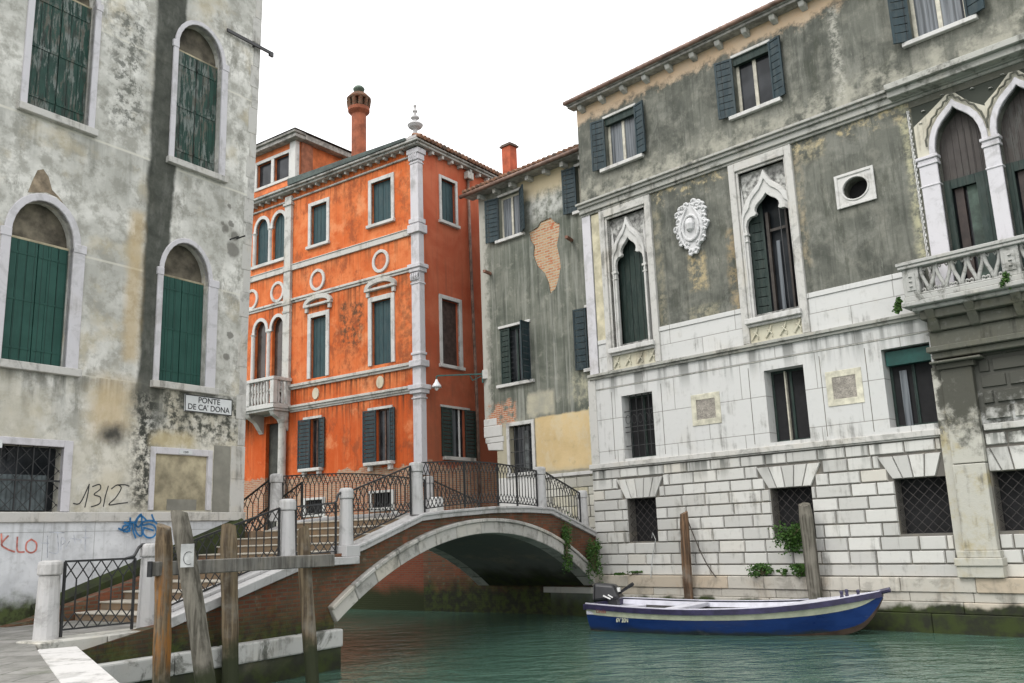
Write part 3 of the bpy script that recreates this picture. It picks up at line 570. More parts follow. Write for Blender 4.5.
# bridge name sign: a thing on the wall
S = tag(empty('street_sign',(0,0,0)),'white rectangular sign reading PONTE DE CA DONA on the pale house wall','sign')
S.location = HL.matrix_basis @ Vector((0,0,0)); S.location=(-9.98,19.16,0); S.rotation_euler=(0,0,R(57))
MB().box(3.36,4.80,-.045,-.006,5.86,6.29).build('sign_board',MSIGN,S,bevel=.006)
bd=MB(); 
for a,b,c_,d_ in ((3.36,4.80,5.86,5.885),(3.36,4.80,6.265,6.29),(3.36,3.38,5.885,6.265),(4.78,4.80,5.885,6.265)): bd.box(a,b,-.048,-.045,c_,d_)
bd.build('border',MINK,S)
text_mesh('lettering','PONTE',.20,(4.08,-.0475,6.17),(R(90),0,0),MINK,S,1.05,.002); text_mesh('lettering',"DE CA' DONA",.20,(4.08,-.0475,5.985),(R(90),0,0),MINK,S,1.0,.002)
# ------------------------------------------------------------------ grey palace along the far bank
HP = tag(empty('palace',(2.42,29.55,0),R(-45)),'large grey palace with gothic windows and white rusticated ground floor on the canal','palace')
X1=19.0
def ogee(cx,h,z0,zs,za):
    """trefoil ogee opening"""
    k=za-zs
    right=[(h,zs-.10*k),(h*1.02,zs+.10*k),(h*.95,zs+.26*k),(h*.78,zs+.36*k),(h*.58,zs+.37*k),(h*.50,zs+.42*k),(h*.56,zs+.52*k),(h*.54,zs+.62*k),(h*.42,zs+.73*k),(h*.22,zs+.83*k),(h*.09,zs+.92*k)]
    return [(cx-h,z0),(cx+h,z0)]+[(cx+x,z) for x,z in right]+[(cx,za)]+[(cx-x,z) for x,z in reversed(right)]
def ogee_out(cx,h,z0,zs,za):
    k=za-zs
    right=[(h,zs-.10*k),(h,zs+.05*k),(h*.99,zs+.18*k),(h*.95,zs+.28*k),(h*.90,zs+.36*k),(h*.82,zs+.43*k),(h*.73,zs+.50*k),(h*.62,zs+.57*k),(h*.46,zs+.65*k),(h*.24,zs+.75*k),(h*.10,zs+.88*k)]
    return [(cx-h,z0),(cx+h,z0)]+[(cx+x,z) for x,z in right]+[(cx,za)]+[(cx-x,z) for x,z in reversed(right)]
GW=[(2.06,.56,1.00,3.12),(7.10,.70,6.02,8.06)]
ghole=[rect(a+.28,b-.28,8.36,12.78) for _,_,a,b in GW]
doors=[(11.86,12.95),(13.30,14.42),(14.80,15.92)]
def moor(x0,x1,z0,zs,za):
    cx=(x0+x1)/2; h=(x1-x0)/2; k=za-zs
    r=[(h,zs),(h*1.0,zs+.18*k),(h*.93,zs+.38*k),(h*.78,zs+.57*k),(h*.56,zs+.72*k),(h*.32,zs+.83*k),(h*.12,zs+.92*k)]
    return [(x0,z0),(x1,z0)]+[(cx+x,z) for x,z in r]+[(cx,za)]+[(cx-x,z) for x,z in reversed(r)]
dhole=[moor(a,b,7.9,11.50,12.62) for a,b in doors]
attic=[(1.43,2.74,14.58,16.36),(6.47,7.70,14.62,16.47),(11.68,13.04,14.74,16.66),(16.4,17.7,14.74,16.66)]
OV=[(9.74+.34*math.cos(2*math.pi*i/28),11.29+.30*math.sin(2*math.pi*i/28)) for i in range(28)]
w=MB(); w.sheet(rect(.22,X1,7.5,17.25),ghole+dhole+[rect(a,b,c_,d_) for a,b,c_,d_ in attic]+[OV])
for l in [rect(a,b,c_,d_) for a,b,c_,d_ in attic]: w.reveal(l,0,.30)
for l in dhole: w.reveal(l,0,.45)
for l in ghole: w.reveal(l,0,.5)
w.reveal(OV,0,.4)
w.add([(.22,0,4.7),(.22,9,4.7),(.22,9,17.25),(.22,0,17.25),(X1,0,4.7),(X1,9,4.7),(X1,9,17.25),(X1,0,17.25)],[(0,1,2,3),(5,4,7,6),(1,5,6,2),(3,2,6,7)])
w.build('wall',MPAL,HP)
# smooth white mezzanine
mez=[(1.45,2.66,4.80,6.79),(6.54,7.73,4.82,6.83),(9.88,11.08,4.87,6.86),(14.3,15.4,4.87,6.86),(16.6,17.8,4.87,6.86)]
m=MB(); m.sheet(rect(.10,X1,4.7,7.5),[rect(*r) for r in mez],-.035)
for r in mez: m.reveal(rect(*r),-.035,.42)
m.add([(.10,-.035,4.7),(.10,.3,4.7),(.10,.3,7.5),(.10,-.035,7.5)],[(0,1,2,3)])
m.build('wall',MASH,HP)['label']='smooth white mezzanine wall'
jt=MB()
for a,b in ((1.05,3.0),(6.05,8.2),(9.45,11.1)):
    for xx in (a,b): jt.box(xx,xx+.02,-.037,-.030,4.82,6.98 if xx!=11.1 else 6.2).cut()
build_each(jt,'joint',MGROOVE,HP)
# rusticated ground floor
gw=[(1.40,2.49,2.25,3.55),(6.37,7.57,2.25,3.57),(9.79,11.05,2.27,3.60),(12.05,13.35,2.28,3.62),(15.6,16.8,2.28,3.62)]
b=MB(); b.sheet(rect(.05,X1,.9,4.7),[rect(*r) for r in gw],.02)
for r in gw: b.reveal(rect(*r),.02,.45)
b.add([(.05,.02,.5),(.05,9,.5),(.05,9,4.7),(.05,.02,4.7),(X1,.02,.5),(X1,9,.5),(X1,9,4.7),(X1,.02,4.7)],[(0,1,2,3),(5,4,7,6),(1,5,6,2)])
b.build('wall',MGROOVE,HP)['label']='ground floor wall behind the stone blocks'
rows=[1.56,1.88,2.22,2.56,2.90,3.23,3.56,3.88,4.22,4.52]
rows=[1.25]+rows
vous=[(gw[i][0],gw[i][1],gw[i][3]) for i in range(5)]
rb=MB(); rnd=random.Random(3)
def cut(a,b_,z0,z1):
    """part of a block row left free by windows, lintel fans and the pilaster"""
    segs=[(a,b_)]
    bl=[]
    for x0,x1,zz0,zz1 in gw:
        if z1>zz0+.03 and z0<zz1-.03: bl.append((x0,x1))
    for x0,x1,zz in vous:
        if z1>zz+.02 and z0<4.18: 
            t=min(1,max(0,((z0+z1)/2-zz)/.64)); bl.append((x0-.02-.34*t-.05,x1+.02+.34*t+.05))
    bl.append((11.04,12.02)); 
    for u,v in bl:
        ns=[]
        for p,q in segs:
            if v<=p or u>=q: ns.append((p,q)); continue
            if u-p>.08: ns.append((p,u))
            if q-v>.08: ns.append((v,q))
        segs=ns
    return segs
def block(x0,x1,z0,z1,mb=None,pr=.028,ch=.022):
    mb=mb or rb; g=.007; x0+=g+.006*rnd.random();x1-=g+.006*rnd.random();z0+=g+.006*rnd.random();z1-=g+.005*rnd.random(); p=pr*(.8+.4*rnd.random())
    mb.add([(x0,.03,z0),(x1,.03,z0),(x1,.03,z1),(x0,.03,z1),(x0+ch,-p,z0+ch),(x1-ch,-p,z0+ch),(x1-ch,-p,z1-ch),(x0+ch,-p,z1-ch)],
           [(4,5,6,7),(0,1,5,4),(1,2,6,5),(2,3,7,6),(3,0,4,7)])
for i in range(len(rows)-1):
    z0,z1=rows[i],rows[i+1]; x=.04; j=0
    while x<X1:
        L=(.62 if j%3 else .78)+.25*rnd.random() if i>0 else .9+1.4*rnd.random()
        if j==0 and i%2: L*=.55
        for p,q in cut(x,min(x+L,X1),z0,z1): block(p,q,z0,z1)
        x+=L; j+=1
for x0,x1,zz in vous:     # flat-arch lintels of five wedge stones
    t0,t1=x0-.02,x1+.02; B0,B1=t0-.34,t1+.34; n=5
    for k in range(n):
        a0,a1=lerp(t0,t1,k/n),lerp(t0,t1,(k+1)/n); b0,b1=lerp(B0,B1,k/n),lerp(B0,B1,(k+1)/n); g=.009
        P=[(a0+g,zz+.01),(a1-g,zz+.01),(b1-g,4.17),(b0+g,4.17)]; cxx=sum(p[0] for p in P)/4; czz=sum(p[1] for p in P)/4
        if P[0][0]>11.0 and P[0][0]<12.0: continue
        P=[(min(px,11.03),pz) if cxx<11.03 else (max(px,12.03),pz) for px,pz in P]
        Q=[(lerp(px,cxx,.07),lerp(pz,czz,.05)) for px,pz in P]
        rb.add([(px,.03,pz) for px,pz in P]+[(qx,-.038,qz) for qx,qz in Q],[(4,5,6,7),(0,1,5,4),(1,2,6,5),(2,3,7,6),(3,0,4,7)])
# sooty block courses beyond the pilaster, mezzanine height
z=4.78; i=0
while z<6.3:
    x=12.1+(0 if i%2 else -.0); 
    L0=.30 if i%2 else .62
    for a,b_ in ((12.10,12.10+L0),(12.10+L0,13.22)): block(a,b_,z,z+.36,pr=.09,ch=.045)
    z+=.37; i+=1
rb.build('rustication',MRUST,HP)
for x0,x1,z0,z1 in gw:
    MB().box(x0,x1,.43,.46,z0,z1)
    wo=MB().box(x0,x1,.40,.44,z0,z1).build('window',MDARK,HP)
    g=MB(); cell_grille(g,x0,x1,z0,z1,.12,.26,.014); g.build('grille',MGRILLE,wo)
for k,(x0,x1,z0,z1) in enumerate(mez):
    wo=frame_window(HP,x0,x1,z0,z1,.34,mull=1,mat=MDKGREEN,curtain=0); [setattr(ch_,'active_material',MDARK) for ch_ in wo.children if ch_.name.startswith('pane') and ch_.data.users==1]
    if k==0:
        g=MB()
        for i in range(1,5): g.box(lerp(x0,x1,i/5)-.012,lerp(x0,x1,i/5)+.012,.08,.104,z0,z1)
        for f in (.2,.42,.5,.75): g.box(x0,x1,.078,.10,lerp(z0,z1,f)-.012,lerp(z0,z1,f)+.012)
        for i in range(5):
            xc=lerp(x0,x1,(i+.5)/5); g.tube([(xc+.09*math.cos(t*.5236),.09,lerp(z0,z1,.62)+.14*math.sin(t*.5236)) for t in range(13)],.008,5)
        g.build('grille',MIRON,wo)
    if k==1:
        MB().box(x0+.44,x0+.48,.26,.36,z0,z1-.05).build('leaf_edge',MFRAMEW,wo)
    if k==2:
        MB().box(x0+.26,x0+.44,.30,.335,z0,z1-.55).build('curtain',MCURT,wo); MB().box(x0+.03,x1-.0,.12,.32,z1-.42,z1-.06).build('blind_board',MTEALB,wo)
# sill course, ledges, dado and cornice
c=MB(); c.box(0,11.16,-.10,.03,4.57,4.72); c.box(0,11.16,-.06,.03,4.53,4.57); c.cut(); c.box(12.05,X1,-.08,.03,4.57,4.72); build_each(c,'sill_course',MSTONE,HP,bevel=.012)
c=MB(); c.box(.18,11.3,-.17,0,7.55,7.64); c.box(.2,11.3,-.11,0,7.47,7.55); c.box(.2,11.3,-.05,0,7.10,7.13); c.build('ledge',MLEDGE if False else stone('ledge_stone',(.33,.33,.30),amt=.9,crust=.7),HP,bevel=.01)
c=MB(); 
for a,b_ in ((.62,1.0),(3.12,6.02),(8.06,10.9)): c.box(a,b_,-.03,.0,7.64,8.60); c.box(a,b_,-.06,.0,8.60,8.74); c.cut()
build_each(c,'dado',MASH,HP,bevel=.008)
c=MB(); c.box(.16,X1,-.30,0,13.50,13.58); c.box(.18,X1,-.22,0,13.40,13.50); c.box(.2,X1,-.14,0,13.22,13.40); c.box(.2,X1,-.07,0,13.14,13.22); c.box(11.0,X1,-.55,-.30,13.42,13.58); c.box(11.0,X1,-.42,-.14,13.25,13.42)
c.build('cornice',stone('weathered_cornice_stone',(.36,.36,.33),amt=.95,warm_amt=.2,crust=.7),HP,bevel=.012)
MB().box(.22,.58,-.05,.02,7.64,13.14).build('pilaster',MPALE_FR,HP,bevel=.01)
MB().box(.62,.96,-.02,.012,8.0,13.1).build('render_strip',MCREAM,HP)
c=MB(); c.box(.10,.42,-.06,-.03,4.72,7.47); c.build('pilaster',MSTONE,HP,bevel=.01)
# gothic windows
for k,(cx,h,a,b_) in enumerate(GW):
    st=MB(); fw=.21
    st.box(a,a+fw,-.10,.10,7.66,13.12); st.box(b_-fw,b_,-.10,.10,7.66,13.12); st.box(a+fw,b_-fw,-.10,.10,12.86,13.12)
    st.box(a+fw,a+fw+.07,-.04,.14,8.36,12.86); st.box(b_-fw-.07,b_-fw,-.04,.14,8.36,12.86); st.box(a+fw+.07,b_-fw-.07,-.04,.14,12.78,12.86)
    wo=st.build('window',MSTONE,HP,bevel=.014)
    inn=ogee(cx,h,8.40,11.05,11.98); out=ogee_out(cx,h+.11,8.40,11.18,12.70)
    tr=MB(); tr.ring(inn,out,.02,.15)
    mo=[(lerp(p[0],q[0],.60),lerp(p[1],q[1],.60)) for p,q in zip(inn,out)]; tr.ring(mo[2:-0] if False else mo,[(lerp(p[0],q[0],.98),lerp(p[1],q[1],.98)) for p,q in zip(inn,out)],-.03,.03)
    for sg in (-1,1):
        xx=cx+sg*(h+.06); tr.box(xx-.09,xx+.09,-.02,.15,10.86,10.94); tr.box(xx-.08,xx+.08,-.01,.15,10.66,10.71)
    tr.build('tracery',MSTONEC,wo,bevel=.01)
    sp=MB(); sp.sheet(rect(a+.28,b_-.28,8.36,12.78),[[(lerp(p[0],cx,-.02),p[1]) for p in ogee_out(cx,h+.06,8.5,11.1,12.6)]],.14); sp.build('spandrel',flat('speckled_spandrel_render',(.26,.26,.245),.8,.7,7,bstr=.4),wo)
    fl=MB(); 
    for sg in (-1,1):
        xx=cx+sg*(h+.10); fl.add([(xx-.07,.08,11.3),(xx+.07,.08,11.3),(xx+.05,.08,12.0),(xx,.08,12.45),(xx-.05,.08,12.0),(xx,.03,11.6)],[(0,1,5),(1,2,5),(2,3,5),(3,4,5),(4,0,5)])
    fl.build('leaf_carving',MSTONEC,wo)
    sl=MB(); sl.box(a+.16,b_-.16,-.22,.1,8.20,8.36); sl.box(a+fw,b_-fw,-.12,0,8.12,8.20); sl.build('sill',MSTONEC,wo,bevel=.015)
    pn=MB(); pn.box(a+fw,b_-fw,-.03,.02,7.66,8.12)
    for i in range(4):
        xc=lerp(a+fw+.15,b_-fw-.15,i/3); pn.tube([(xc-.1,-.05,7.75),(xc-.02,-.06,7.85),(xc+.06,-.06,7.95),(xc+.1,-.05,8.08)],.03,6); pn.tube([(xc+.1,-.05,7.75),(xc+.1,-.06,7.85),(xc-.02,-.06,7.98)],.024,6)
    pn.build('carved_apron',stone('yellowed_apron_stone',(.50,.48,.38),amt=.5,warm_amt=.6),wo,bevel=.006)
    if k==0:
        mb=MB(); planks(mb,cx-h-.1,cx,.34,8.38,12.0,3); planks(mb,cx,cx+h+.1,.34,8.38,12.0,3); mb.build('shutter',MDKGREEN,wo)
        MB().box(a+.29,b_-.29,.46,.49,8.37,12.77).build('pane',MDARK,wo)
    else:
        MB().box(a+.29,b_-.29,.48,.51,8.37,12.77).build('pane',MGLASS,wo)
        mb=MB(); louvre(mb,cx-h-.06,cx-h+.34,.30,.44,8.42,11.9,12); mb.build('shutter',MDKGREEN,wo)
        mb=MB(); mb.box(cx-.24,cx-.15,.32,.42,8.42,11.5); mb.box(cx+.36,cx+.42,.34,.42,8.42,11.5); mb.box(cx-.15,cx+.36,.36,.40,10.9,10.98); mb.build('casement',flat('brown_casement_wood',(.040,.033,.028),.6,.3,8),wo)
        MB().box(cx-.02,cx+.10,.40,.44,8.45,10.6).build('curtain',MCURT,wo)
        MB().tube([(cx+.30,.16,11.7),(cx+.33,.12,10.6),(cx+.36,.10,8.5)],.014,5).build('blind_cord',MIRON,wo)
# carved shield
ca=MB(); rr=random.Random(5); cxx,czz=4.60,11.62
prof=[(0.34,.72),(.16,.80),(-.14,.74),(-.36,.66),(-.50,.50),(-.46,.25),(-.58,.02),(-.48,-.22),(-.40,-.48),(-.20,-.62),(-.06,-.88),(.14,-.86),(.24,-.62),(.42,-.50),(.46,-.24),(.60,-.04),(.50,.2),(.54,.44),(.46,.62)]
ca.prism([(cxx+x,czz+z) for x,z in prof],-.10,0)
for i,(x,z) in enumerate(prof):
    ca.tube([(cxx+x*.93+.08*math.cos(t),-.10,czz+z*.93+.08*math.sin(t)) for t in [q*.7 for q in range(8)]],.045,6)
ca.tube([(cxx+.28*math.cos(t*.3142),-.13,czz-.05+.40*math.sin(t*.3142)) for t in range(21)],.05,6)
for sg in (-1,1):
    ca.tube([(cxx+sg*(.10+.30*math.sin(t*.35)),-.12,czz+.62-.16*t) for t in range(9)],.055,6,rs=[.03+.03*math.sin(t*.4) for t in range(9)]); ca.tube([(cxx+sg*(.42+.10*math.cos(t*.7)),-.11,czz-.02+.12*math.sin(t*.7)) for t in range(8)],.04,6); ca.tube([(cxx+sg*(.26+.12*math.cos(t*.7)),-.11,czz+.60+.10*math.sin(t*.7)) for t in range(9)],.045,6)
ca.lathe([(.02,-.2),(.13,-.12),(.17,.05),(.12,.2),(.02,.26)],(cxx-.02,-.11,czz+.02),10)
ca.build('shield_relief',MCART,HP,smooth=False,bevel=.01)
# square stone with oval light
sq=rect(9.22,10.26,10.84,11.74); n=28
so=[]
for x,z in OV:
    dx,dz=x-9.74,z-11.29; k=min(.52/abs(dx) if abs(dx)>1e-6 else 9e9,.45/abs(dz) if abs(dz)>1e-6 else 9e9); so.append((9.74+dx*k,11.29+dz*k))
o_=MB(); o_.ring([(9.74+(x-9.74)*1.0,11.29+(z-11.29)*1.0) for x,z in OV],so,-.05,.05)
surround(o_,9.28,10.20,10.90,11.68,.08,-.08,-.04,.08,.08)
o_.ring(OV,[(9.74+(x-9.74)*1.14,11.29+(z-11.29)*1.14) for x,z in OV],-.075,-.04)
ow=o_.build('window',MSTONEC,HP,bevel=.008); ow['label']='oval light in a square stone frame'
MB().box(9.35,10.15,.36,.39,10.9,11.7).build('pane',MDARK,ow)
# two inset square panels
for x0,x1,z0,z1 in ((4.07,5.06,5.54,6.46),(8.33,9.31,5.59,6.51)):
    s=MB(); surround(s,x0+.17,x1-.17,z0+.17,z1-.17,.17,-.055,-.03,.17,.17); fo=s.build('wall_panel',flat('yellowish_panel_stone',(.47,.45,.36),.8,.25,4),HP,bevel=.006)
    MB().box(x0+.16,x1-.16,-.042,-.036,z0+.16,z1-.16).build('inset',flat('grey_brown_inset_stone',(.25,.23,.20),.9,.35,26,bstr=.5),fo)
# attic windows with louvred leaves
ash=[((.92,-.14,1.43,-.02),(2.74,-.02,3.17,-.12)),((5.92,-.14,6.46,-.02),(7.70,-.02,8.13,-.12)),((11.27,-.22,11.68,-.02),(13.04,-.02,13.52,-.2)),((15.9,-.22,16.4,-.02),(17.7,-.02,18.2,-.2))]
for k,(x0,x1,z0,z1) in enumerate(attic):
    wo=frame_window(HP,x0,x1,z0,z1,.16,mull=1,mat=MFRAMEW,curtain=.95 if k in(0,2) else .0,fr=.10)
    MB().box(x0-.02,x1+.02,.02,.16,z1-.24,z1).build('blind_box',MDKGREEN,wo)
    MB().box(x0-.24,x1+.24,-.13,.05,z0-.12,z0).build('sill',MSTONEC,wo,bevel=.012); MB().box(x0-.05,x1+.05,-.05,.02,z1,z1+.09).build('lintel',MSTONEC,wo,bevel=.01)
    for (a,ya,b_,yb) in ash[k]:
        m=MB(); louvre(m,a,b_,ya,yb,z0,z1,8,.06); m.build('shutter',MSLATE,wo)
# eaves
br=MB(); xx=.55
while xx<X1: br.hexa([(xx-.09,-.22,17.0),(xx+.09,-.22,17.0),(xx+.09,0,16.92),(xx-.09,0,16.92)],[(xx-.09,-.28,17.14),(xx+.09,-.28,17.14),(xx+.09,0,17.14),(xx-.09,0,17.14)]); br.cut(); xx+=.93
build_each(br,'eave_bracket',MSTONE,HP,bevel=.015)
e=MB(); e.box(.1,X1+.2,-.36,0,17.14,17.22); e.box(.08,X1+.2,-.44,-.26,17.22,17.29); e.build('eave',MEAVE,HP,bevel=.01)
MB().tube([(.05,-.47,17.31),(X1+.2,-.47,17.31)],.075,8).build('gutter',MGUT,HP,smooth=True)
def tiled_roof(name,parent,x0,x1,y0,z0,y1,z1,sp=.24,r=.10,mat=None,T=None):
    m=MB(T); m.hexa([(x0,y0,z0-.04),(x1,y0,z0-.04),(x1,y1,z1-.04),(x0,y1,z1-.04)],[(x0,y0,z0),(x1,y0,z0),(x1,y1,z1),(x0,y1,z1)])
    x=x0+sp/2; d=Vector((0,y1-y0,z1-z0)).normalized(); up=Vector((0,-d.z,d.y))
    while x<x1:
        vs=[]
        for (yy,zz) in ((y0-.05,z0-.02),(y1,z1)):
            for j in range(6):
                t=math.pi*j/5; vs.append((x+r*math.cos(t),yy+up.y*r*math.sin(t),zz+up.z*r*math.sin(t)))
        m.add(vs,[(j,j+1,7+j,6+j) for j in range(5)]+[(0,1,2,3,4,5)]); x+=sp
    return m.build(name,mat or MTILE,parent)
tiled_roof('roof',HP,.05,X1,-.40,17.33,5,19.2)
MB().hexa([(.2,5,17.2),(X1,5,17.2),(X1,9,17.2),(.2,9,17.2)],[(.2,5,19.2),(X1,5,19.2),(X1,9.3,17.5),(.2,9.3,17.5)]).build('roof',MTILE,HP)
# loggia with balcony
lo=empty('loggia'); lo.parent=HP
lg=MB()
for (a,b_),l in zip(doors,dhole):
    i0=l[2:]; cx=(a+b_)/2
    o0=[(cx+(x-cx)*1.26,11.50+(z-11.50)*1.18) for x,z in i0]; lg.band(i0,o0,-.07,.08)
    lg.cut()
    ob=[(cx+(x-cx)*1.36,11.50+(z-11.50)*1.30) for x,z in i0]; 
build_each(lg,'arch',MPALE_FR,lo,bevel=.012); lg=MB()
for x0,x1 in ((11.42,11.86),(12.95,13.30),(14.42,14.80),(15.92,16.35)):
    lg.box(x0,x1,-.06,.13,7.9,11.30); lg.box(x0-.03,x1+.03,-.09,.14,11.30,11.38); lg.box(x0-.015,x1+.015,-.07,.13,11.38,11.46); lg.box(x0-.05,x1+.05,-.11,.14,11.46,11.54); lg.box(x0-.02,x1+.02,-.08,.13,10.74,10.79); lg.cut()
build_each(lg,'column',MPALE_FR,lo,bevel=.012)
pass
wh=MB()
for (a,b_),l in zip(doors,dhole):
    cx=(a+b_)/2; xl,xr=(11.42,b_+.175) if a<12 else (a-.173,b_+.19)
    arcp=[(cx+(x-cx)*1.2,11.50+(z-11.50)*1.14) for x,z in l[2:]]
    wh.sheet([(xl,11.54),(xl,12.42),(lerp(xl,cx,.4),12.66),(cx-.12,12.98),(cx+.1,12.95),(lerp(xr,cx,.5),12.62),(xr,12.36),(xr,11.54)]+[p for p in arcp if p[1]>=11.50],[],-.03)
wh.build('spandrel',stone('flaking_white_spandrel',(.50,.48,.40),amt=.6,warm_amt=.5),lo)
ld=MB()
for (a,b_),l in zip(doors,dhole):
    cx=(a+b_)/2; i0=l[2:]
    P=[(cx+(x-cx)*1.32,11.50+(z-11.50)*1.25+.02) for x,z in i0]
    for i in range(1,len(P)-2):
        if i%1==0: ld.tube([(P[i][0],-.08,P[i][1]),((P[i][0]+P[i+1][0])/2+.02*(1 if P[i][0]>cx else -1),-.11,(P[i][1]+P[i+1][1])/2+.03),(P[i+1][0],-.08,P[i+1][1])],.026,6)
ld.build('leaf_moulding',MSOOT,lo)
rope=MB(); 
for k in range(2): rope.tube([(11.33+.022*math.cos(t*.9+k*math.pi),-.03+.022*math.sin(t*.9+k*math.pi),7.95+t*.050) for t in range(100)],.022,5)
rope.build('rope_moulding',MSTONEC,lo)
st=MB()
for x,z in ((11.7,12.75),(12.2,13.0),(12.9,12.9),(13.3,12.75),(13.6,12.98),(14.2,13.0),(14.7,12.8),(11.6,12.45)): st.lathe([(.055,0),(.04,.02),(.0,.03)],(x,-.02,z),8).cut()
fr=MB(); fr.box(11.36,X1,-.02,.0,12.96,13.16); fr.build('frieze',MSOOT,lo); build_each(st,'stud',MSTONE,lo)
for k,((a,b_),l) in enumerate(zip(doors,dhole)):
    up=MB(); cx=(a+b_)/2; lp=[(x,z) for x,z in l[2:]]
    up.prism([(a-.02,10.85),(b_+.02,10.85)]+[(cx+(x-cx)*1.02,z) for x,z in lp],.28,.34)
    for i in range(1,7): xx=lerp(a,b_,i/7); up.box(xx-.012,xx+.012,.265,.28,10.85,12.1)
    dd=up.build('balcony_door',MBROWN,HP)
    m=MB(); m.box(a,a+.16,.20,.28,7.9,10.85); m.box(b_-.34,b_,.20,.28,7.9,10.85); m.box(a+.16,b_-.34,.22,.28,10.62,10.85); m.box(b_-.30,b_-.06,.19,.20,8.9,10.0); m.build('door_leaf',MDKGREEN,dd)
    MB().box(a,b_,.42,.45,7.9,11.0).build('pane',MGLASS,dd); MB().box(a+.48,a+.72,.34,.40,7.9,10.62).build('curtain',flat('dim_green_curtain',(.05,.075,.06),.7,.4,4),dd)
    MB().box(a+.20,a+.40,.32,.42,7.9,10.62).build('inner_jamb',flat('red_brown_inner_jamb',(.035,.024,.02),.6,.3,5),dd)
# balcony
BX0,BX1,BY=10.93,16.6,-.86
bal=MB(); bal.box(BX0-.06,BX1,BY-.06,0,7.62,7.74); bal.box(BX0,BX1,BY,0,7.74,7.88); bal.box(BX0+.1,BX1,BY+.12,0,7.52,7.62)
bo=bal.build('balcony',MBALU,HP,bevel=.02)
pr=MB(); piers=[BX0,13.15,15.4]
for x in piers: 
    pr.box(x+.02,x+.40,BY+.02,BY+.22,7.88,8.56); pr.box(x+.10,x+.32,BY+.0,BY+.02,8.0,8.45)
    for t in range(3): pr.lathe([(.05,0),(.04,.02),(.0,.04)],(x+.21,BY-.005,8.1+.12*t),8)
    pr.cut()
pr.box(BX0+.02,BX0+.22,-.2,-.02,7.88,8.56); build_each(pr,'pier',MBALU,bo,bevel=.012)
rl=MB(); rl.box(BX0-.05,BX1,BY-.05,BY+.26,8.56,8.64); rl.box(BX0-.08,BX1,BY-.08,BY+.29,8.64,8.73); rl.box(BX0-.05,BX0+.26,BY+.26,0,8.56,8.64); rl.box(BX0-.08,BX0+.29,BY+.29,0,8.64,8.73); rl.box(BX0+.4,BX1,BY+.03,BY+.19,7.88,7.93); rl.build('rail',MBALU,bo,bevel=.015)
ow=MB()
def scrolls(x0,x1,n,f):
    w=(x1-x0)/n
    for i in range(n):
        c=x0+(i+.5)*w
        for sg in (-1,1):
            ow.tube([f(c+sg*w*.42,8.58),f(c+sg*w*.45,8.46),f(c+sg*w*.34,8.28),f(c+sg*w*.14,8.10),f(c+sg*w*.06,8.0),f(c+sg*w*.10,7.9)],.047,7)
            ow.tube([f(c+sg*w*(.36+.10*math.cos(t*.8)),7.98+.045*math.sin(t*.8)) for t in range(8)],.024,6)
            ow.tube([f(c+sg*w*.34,8.52),f(c+sg*w*.2,8.46),f(c+sg*w*.14,8.52)],.02,6)
scrolls(BX0+.42,13.15,5,lambda x,z:(x,BY+.11,z)); scrolls(13.57,15.4,4,lambda x,z:(x,BY+.11,z)); scrolls(-.62,-.2,1,lambda y,z:(BX0+.11,y,z))
ow.build('openwork',MBALU,bo,smooth=True)
cb=MB(); cb.box(11.16,X1,-.62,0,7.30,7.52); cb.box(11.22,X1,-.40,0,7.02,7.30); cb.box(11.2,X1,-.30,0,6.66,7.02); cb.box(11.12,X1,-.42,0,6.52,6.66); cb.box(11.2,X1,-.30,0,6.36,6.52); cb.box(11.14,12.3,-.40,0,6.24,6.30)
for x in (11.3,12.2,13.2,14.2): cb.hexa([(x,-.42,7.02),(x+.22,-.42,7.02),(x+.22,0,6.9),(x,0,6.9)],[(x,-.74,7.52),(x+.22,-.74,7.52),(x+.22,0,7.52),(x,0,7.52)])
cb.build('balcony_corbel',MSOOT,bo,bevel=.02)
# pilaster down to the ledge
p=MB(); p.box(11.30,12.02,-.20,.02,3.85,6.10); p.box(11.06,11.30,-.10,.02,1.75,6.2); p.box(11.24,12.10,-.26,.02,6.10,6.24)
p.box(11.29,12.02,-.22,.02,1.86,3.83); p.box(11.14,12.08,-.28,.02,1.70,1.86); p.box(11.08,12.12,-.34,.02,1.52,1.70); p.box(11.10,12.10,-.30,.02,1.26,1.52)
p.cut(); p.box(13.30,13.95,-.20,.02,3.85,6.10); p.box(13.28,13.97,-.22,.02,1.86,3.83) if False else None; p.box(13.24,14.02,-.26,.02,6.10,6.24); build_each(p,'pilaster',MPILA,HP,bevel=.02,seg=2)
# stepped stone foot in the canal
f=MB(); rnd=random.Random(11)
for z0,z1,y,Ls in ((.92,1.25,-.20,1.5),(.70,.915,-.16,1.2),(.44,.695,-.20,1.9),(-.5,.435,-.26,2.4)):
    x=-.05
    while x<X1:
        L=Ls*(.6+.8*rnd.random()); f.box(x+.006,min(x+L,X1)-.006,y-.02*rnd.random(),.02,z0,z1); x+=L
f.build('canal_foot',MBASE,HP,bevel=.015)
